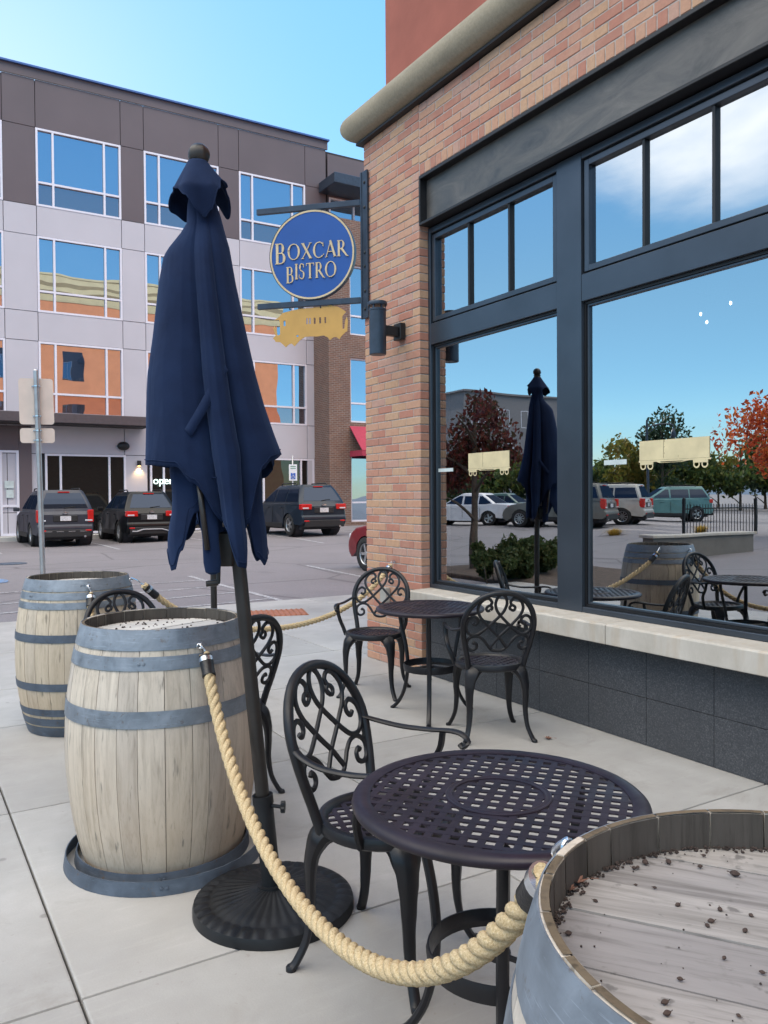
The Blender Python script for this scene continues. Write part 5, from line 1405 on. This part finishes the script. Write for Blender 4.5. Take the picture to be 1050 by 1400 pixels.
        g = MB(); g.cbox((.78, s*(W2+.09), zb+.02), (.10, .19, .13)); g.build('mirror', paint, t, bevel=.03, seg=2)
        if not sedan:
            g = MB(); g.tube([(r1_-.25, s*.56, zr-.02), (r1_-.32, s*.56, zr+.04), (r0_+.45, s*.56, zr+.045), (r0_+.36, s*.56, zr-.01)], .02, 6); g.build('roof_rail', M['plastic'], t)
        g = MB()
        for hx in (-.78, .20): g.box(hx, hx+.20, s*W2*.985-.02, s*W2*.985+.022, zb-.17, zb-.135)
        g.build('door_handle', paint, t, bevel=.008)
        g = MB()
        for hx in (-.95, -.10, .86): g.box(hx, hx+.012, s*W2*1.0-.006, s*W2*1.0+.0015, gc+.16, zb-.13)
        g.build('door_seam', M['frameblack'], t)
    zp = .92 if not sedan else .72; zp = zb-.24 if not sedan else .66
    g = MB(); g.box(Lr+.045, Lr+.10, -.36, .36, zp-.105, zp+.10); rc = g.build('plate_recess', M['plastic'], t, bevel=.02)
    g = MB(); g.box(Lr+.036, Lr+.046, -.155, .155, zp-.07, zp+.075); g.build('licence_plate', M['plate'], t)
    g = MB(); g.lathe([(.001, 0), (.07, 0), (.07, .012), (.001, .014)], 20, M=Matrix.Translation((Lr+.062, 0, zp+.17)) @ Matrix.Rotation(R(-90), 4, 'Y') @ Matrix.Diagonal((.55, 1.15, 1, 1)))
    g.build('emblem', M['chrome'], t)
    if not sedan:
        g = MB(); g.box(Lr+.028, Lr+.06, -.70, .70, .625, .637); g.build('hatch_seam', M['frameblack'], t)
    g = MB(); g.tube([(Lr-.02, -.55, gc+.04), (Lr+.2, -.55, gc+.04)], .035, 10); g.build('exhaust', M['chrome'], t)
    return t
def on_lot(x, y): return (x, y, lot_z(x, y))
car('charcoal SUV with tall red tail lamps, leftmost at the office front, behind the sign post', 'boxy', (.040, .044, .060), on_lot(4.50, 28.15), R(90.5), 'tall', 'steps')
car('black SUV with silver bumper trim, second from the left at the office front', 'suv', (.004, .005, .007), on_lot(7.22, 28.45), R(90), 'wide', 'silver')
car('dark grey crossover with a blue sheen, parked right of the folded umbrella', 'suv', (.012, .020, .034), on_lot(11.98, 25.6), R(91), 'wide')
car('dark red car nosing out from behind the brick corner', 'suv', (.17, .012, .018), (9.32, 13.25, -.11), R(91), 'wide')
# cars across the western half of the lot, seen in the window
G2 = 'cars mirrored in the restaurant window'
car('white saloon car mirrored in the left window pane', 'sedan', (.62, .62, .66), (-14.7, 29.2, .17), R(62), 'wide', group=G2)
car('dark silver SUV with a roof box mirrored at the left edge of the big window', 'boxy', (.14, .14, .13), (-15.7, 24.4, .17), R(66), 'tall', group=G2)
car('pale silver SUV mirrored in the middle of the big window', 'boxy', (.42, .41, .38), (-18.4, 25.0, .17), R(62), 'tall', group=G2)
car('teal crossover mirrored in the right half of the big window', 'suv', (.10, .21, .21), (-24.6, 26.6, .17), R(36), 'wide', group=G2)
car('white hatchback mirrored far behind the teal crossover', 'suv', (.5, .5, .52), (-23.8, 31.8, .17), R(60), 'wide', group=G2)
car('green saloon mirrored behind the white saloon', 'sedan', (.06, .11, .10), (-19.0, 32.6, .17), R(62), 'wide', group=G2)

# ------------------------------------------------------------------ western side of the lot (what the window mirrors)
def crown(mb, c, rad, n, s, seed, clumps=14, thin=.0):
    rn = random.Random(seed); cl = []
    for i in range(clumps):
        v = Vector((rn.gauss(0, 1), rn.gauss(0, 1), rn.gauss(0, 1))).normalized()*rn.uniform(.25, .92)
        cl.append((Vector((c[0]+v.x*rad[0], c[1]+v.y*rad[1], c[2]+v.z*rad[2])), rn.uniform(.22, .42)*max(rad)))
    for i in range(n):
        p0, rc_ = cl[rn.randrange(clumps)]; v = Vector((rn.gauss(0, 1), rn.gauss(0, 1), rn.gauss(0, .8))).normalized()*rc_*rn.uniform(.3, 1.05)
        p = p0+v; a = Vector((rn.gauss(0, 1), rn.gauss(0, 1), rn.gauss(0, .6))).normalized(); b = a.orthogonal(); b.rotate(Matrix.Rotation(rn.uniform(0, 6.28), 3, a)); q = s*rn.uniform(.6, 1.3)
        w = a.cross(b)
        mb.add([p-b*q, p+w*q*.5, p+b*q, p-w*q*.5], [(0, 1, 2, 3)])
def tree(label, x, y, h, trunk_h, rad, mat, n, s, seed, group=None, cat='tree', clumps=16):
    t = thing('tree', label, cat, (x, y, -.1), 0, group); rn = random.Random(seed)
    g = MB(); r = h*.018+.02
    g.tube(smooth_path([(0, 0, 0), (.03*h*.2, 0, trunk_h*.5), (-.02, .03, trunk_h), (.02, 0, (trunk_h+h)/2), (0, 0, h*.92)], 4), [r*1.3*(1-.8*i/16) for i in range(17)], 9)
    for k in range(7):
        a = 2.4*k; z0 = lerp(trunk_h*.9, h*.75, k/6)
        g.tube(smooth_path([(0, 0, z0), (rad[0]*.35*cos(a), rad[1]*.35*sin(a), z0+.18*h*.5), (rad[0]*.75*cos(a), rad[1]*.75*sin(a), z0+.14*h)], 4), [r*.5*(1-.85*i/8) for i in range(9)], 6)
    g.build('trunk', M['bark'], t)
    g = MB(); crown(g, (0, 0, (trunk_h+h)/2+.05*h), rad, n, s, seed, clumps); g.build('crown', M[mat], t, recalc=False)
    return t
tree('small dark red tree mirrored in the left window pane', -2.5, 13.0, 3.75, 1.2, (1.25, 1.25, 1.2), 'redleaf', 4200, .045, 4)
tree('bright orange tree mirrored at the right of the big window', -16.5, 13.8, 5.0, 1.6, (2.6, 2.6, 1.7), 'orangeleaf', 14000, .062, 6, clumps=28)
tree('tall dark evergreen mirrored behind the lamp post', -41.3, 40.5, 8.0, 1.0, (1.9, 1.9, 3.3), 'darkleaf', 3200, .12, 12, clumps=26)
GT = 'trees along the far side of the lot'
rn = random.Random(5)
for k in range(30):
    a = R(31+1.35*k); d = 74+rn.uniform(-8, 12)
    x, y = 7.58-d*sin(a), d*cos(a); h = rn.uniform(4.2, 6.2)
    tree('bushy green roadside tree on the far side of the lot, mirrored in the window', x, y, h, .8, (2.9, 2.9, h*.44), ('greenleaf', 'yellowleaf', 'greenleaf', 'darkleaf')[k % 4], 2600, .17, 50+k, GT)
hd = thing('hedge', 'low dark green hedge along the patio edge, mirrored in the left window pane', 'hedge', (-2.1, 11.4, -.1))
g = MB()
for k in range(6): crown(g, (-.5*k+1.1-.2*(k % 2), .25*(k-3), .42), (.45, .45, .36), 3200, .032, 80+k, 9)
g.build('foliage', M['hedge'], hd, recalc=False)
g = MB()
for k in range(12): g.tube([(1.2-.26*k, .13*(k-6), 0), (1.25-.26*k, .13*(k-6)+.05, .5)], .012, 5)
g.build('stems', M['bark'], hd)
g = MB(); g.box(-5.0, -1.52, 9.0, 13.8, -.18, -.03); struct(g.build('planting_bed', M['mulch'], bevel=.02))
g = MB(); g.box(-17.5, -11.5, 15.0, 19.4, -.2, .04); struct(g.build('planting_bed', M['mulch'], bevel=.03))
def tuft(label, x, y, seed, h=.55):
    t = thing('ornamental_grass', label, 'grass clump', (x, y, .02)); rn = random.Random(seed); g = MB()
    for i in range(420):
        a = rn.uniform(0, 6.28); l = rn.uniform(.5, 1)*h; o = rn.uniform(.1, .9); r = rn.uniform(0, .08)
        p0 = Vector((r*cos(a), r*sin(a), 0)); p1_ = p0+Vector((o*.25*cos(a), o*.25*sin(a), l*.7)); p2 = p0+Vector((o*.6*cos(a), o*.6*sin(a), l*(1-.35*o))); w = Vector((-sin(a), cos(a), 0))*.006
        g.add([p0-w, p0+w, p1_+w, p1_-w, p2], [(0, 1, 2, 3), (3, 2, 4)])
    g.build('blades', M['straw'], t, recalc=False)
tuft('golden grass clump mirrored beside the iron fence', -15.2, 17.3, 1); tuft('smaller golden grass clump at the far end of the bed by the iron fence', -12.6, 18.6, 2, .4)
fn_ = thing('iron_fence', 'black iron picket fence mirrored at the right of the big window', 'fence', (-14.5, 16.0, 0))
g = MB()
for k in range(23): g.box(-1.6+.15*k-.008, -1.6+.15*k+.008, -.008, .008, .04, 1.15)
fp = g.build('pickets', M['black'], fn_)
for z in (.16, 1.02):
    g = MB(); g.box(-1.72, 1.82, -.018, .018, z-.018, z+.018); g.build('rail', M['black'], fn_)
for x in (-1.76, 1.86):
    g = MB(); g.box(x-.035, x+.035, -.035, .035, 0, 1.3); g.lathe([(.05, 1.30), (.05, 1.32), (.005, 1.37)], 12, (x, 0, 0)); g.build('post', M['black'], fn_)
pw = thing('planter_wall', 'low grey concrete planter wall mirrored above the far barrel', 'wall', (-8.3, 12.6, -.1))
g = MB(); g.box(-2.6, 1.2, -.15, .15, 0, .55); g.build('wall', M['wallconc'], pw, bevel=.01)
g = MB(); g.box(-2.66, 1.26, -.2, .2, .551, .62); g.build('cap', M['limestone'], pw, bevel=.01)
lp = thing('street_lamp', 'dark green arm street lamp mirrored above the wagon decal', 'street lamp', (-28.6, 31.0, -.05))
g = MB(); g.lathe([(.16, 0), (.16, .3), (.09, .4), (.075, 1), (.06, 5.4), (.05, 5.7)], 14); g.build('pole', M['bracket'], lp)
g = MB(); g.tube(smooth_path([(0, 0, 5.3), (-.5, -.45, 5.45), (-.95, -.85, 5.42), (-1.0, -.9, 5.2)], 5), .035, 8); g.tube([(0, 0, 4.9), (-.4, -.36, 5.35)], .02, 6); g.build('arm', M['bracket'], lp)
g = MB(); g.lathe([(.03, 5.22), (.10, 5.1), (.16, 4.75), (.14, 4.72), (.001, 4.70)], 14, (-1.0, -.9, 0)); g.build('lamp_head', M['bracket'], lp)
gb = thing('grey_building', 'grey flat-roofed building mirrored at the edge of the left window pane', 'building', (-58, 84, 0))
g = MB(); g.box(-20, 3.0, 0, 18, -.2, 9.5); g.box(-20, 1.8, .6, 18, 9.5, 15.0); g.build('wall', M['greywall'], gb)
for x in (-1.6, -6.0, -10.4):
    for z in (2.0, 6.0, 10.6):
        w = far_window(gb.location.x+x, gb.location.x+x+2.2, z, z+2.4, 84+(.6 if z > 10 else 0)-.02, (gb.location.x+x+1.1,), 0, gb)
g = MB(); g.box(-20.3, 2.1, .3, 18, 15.01, 15.25); g.build('coping', M['greywall'], gb)
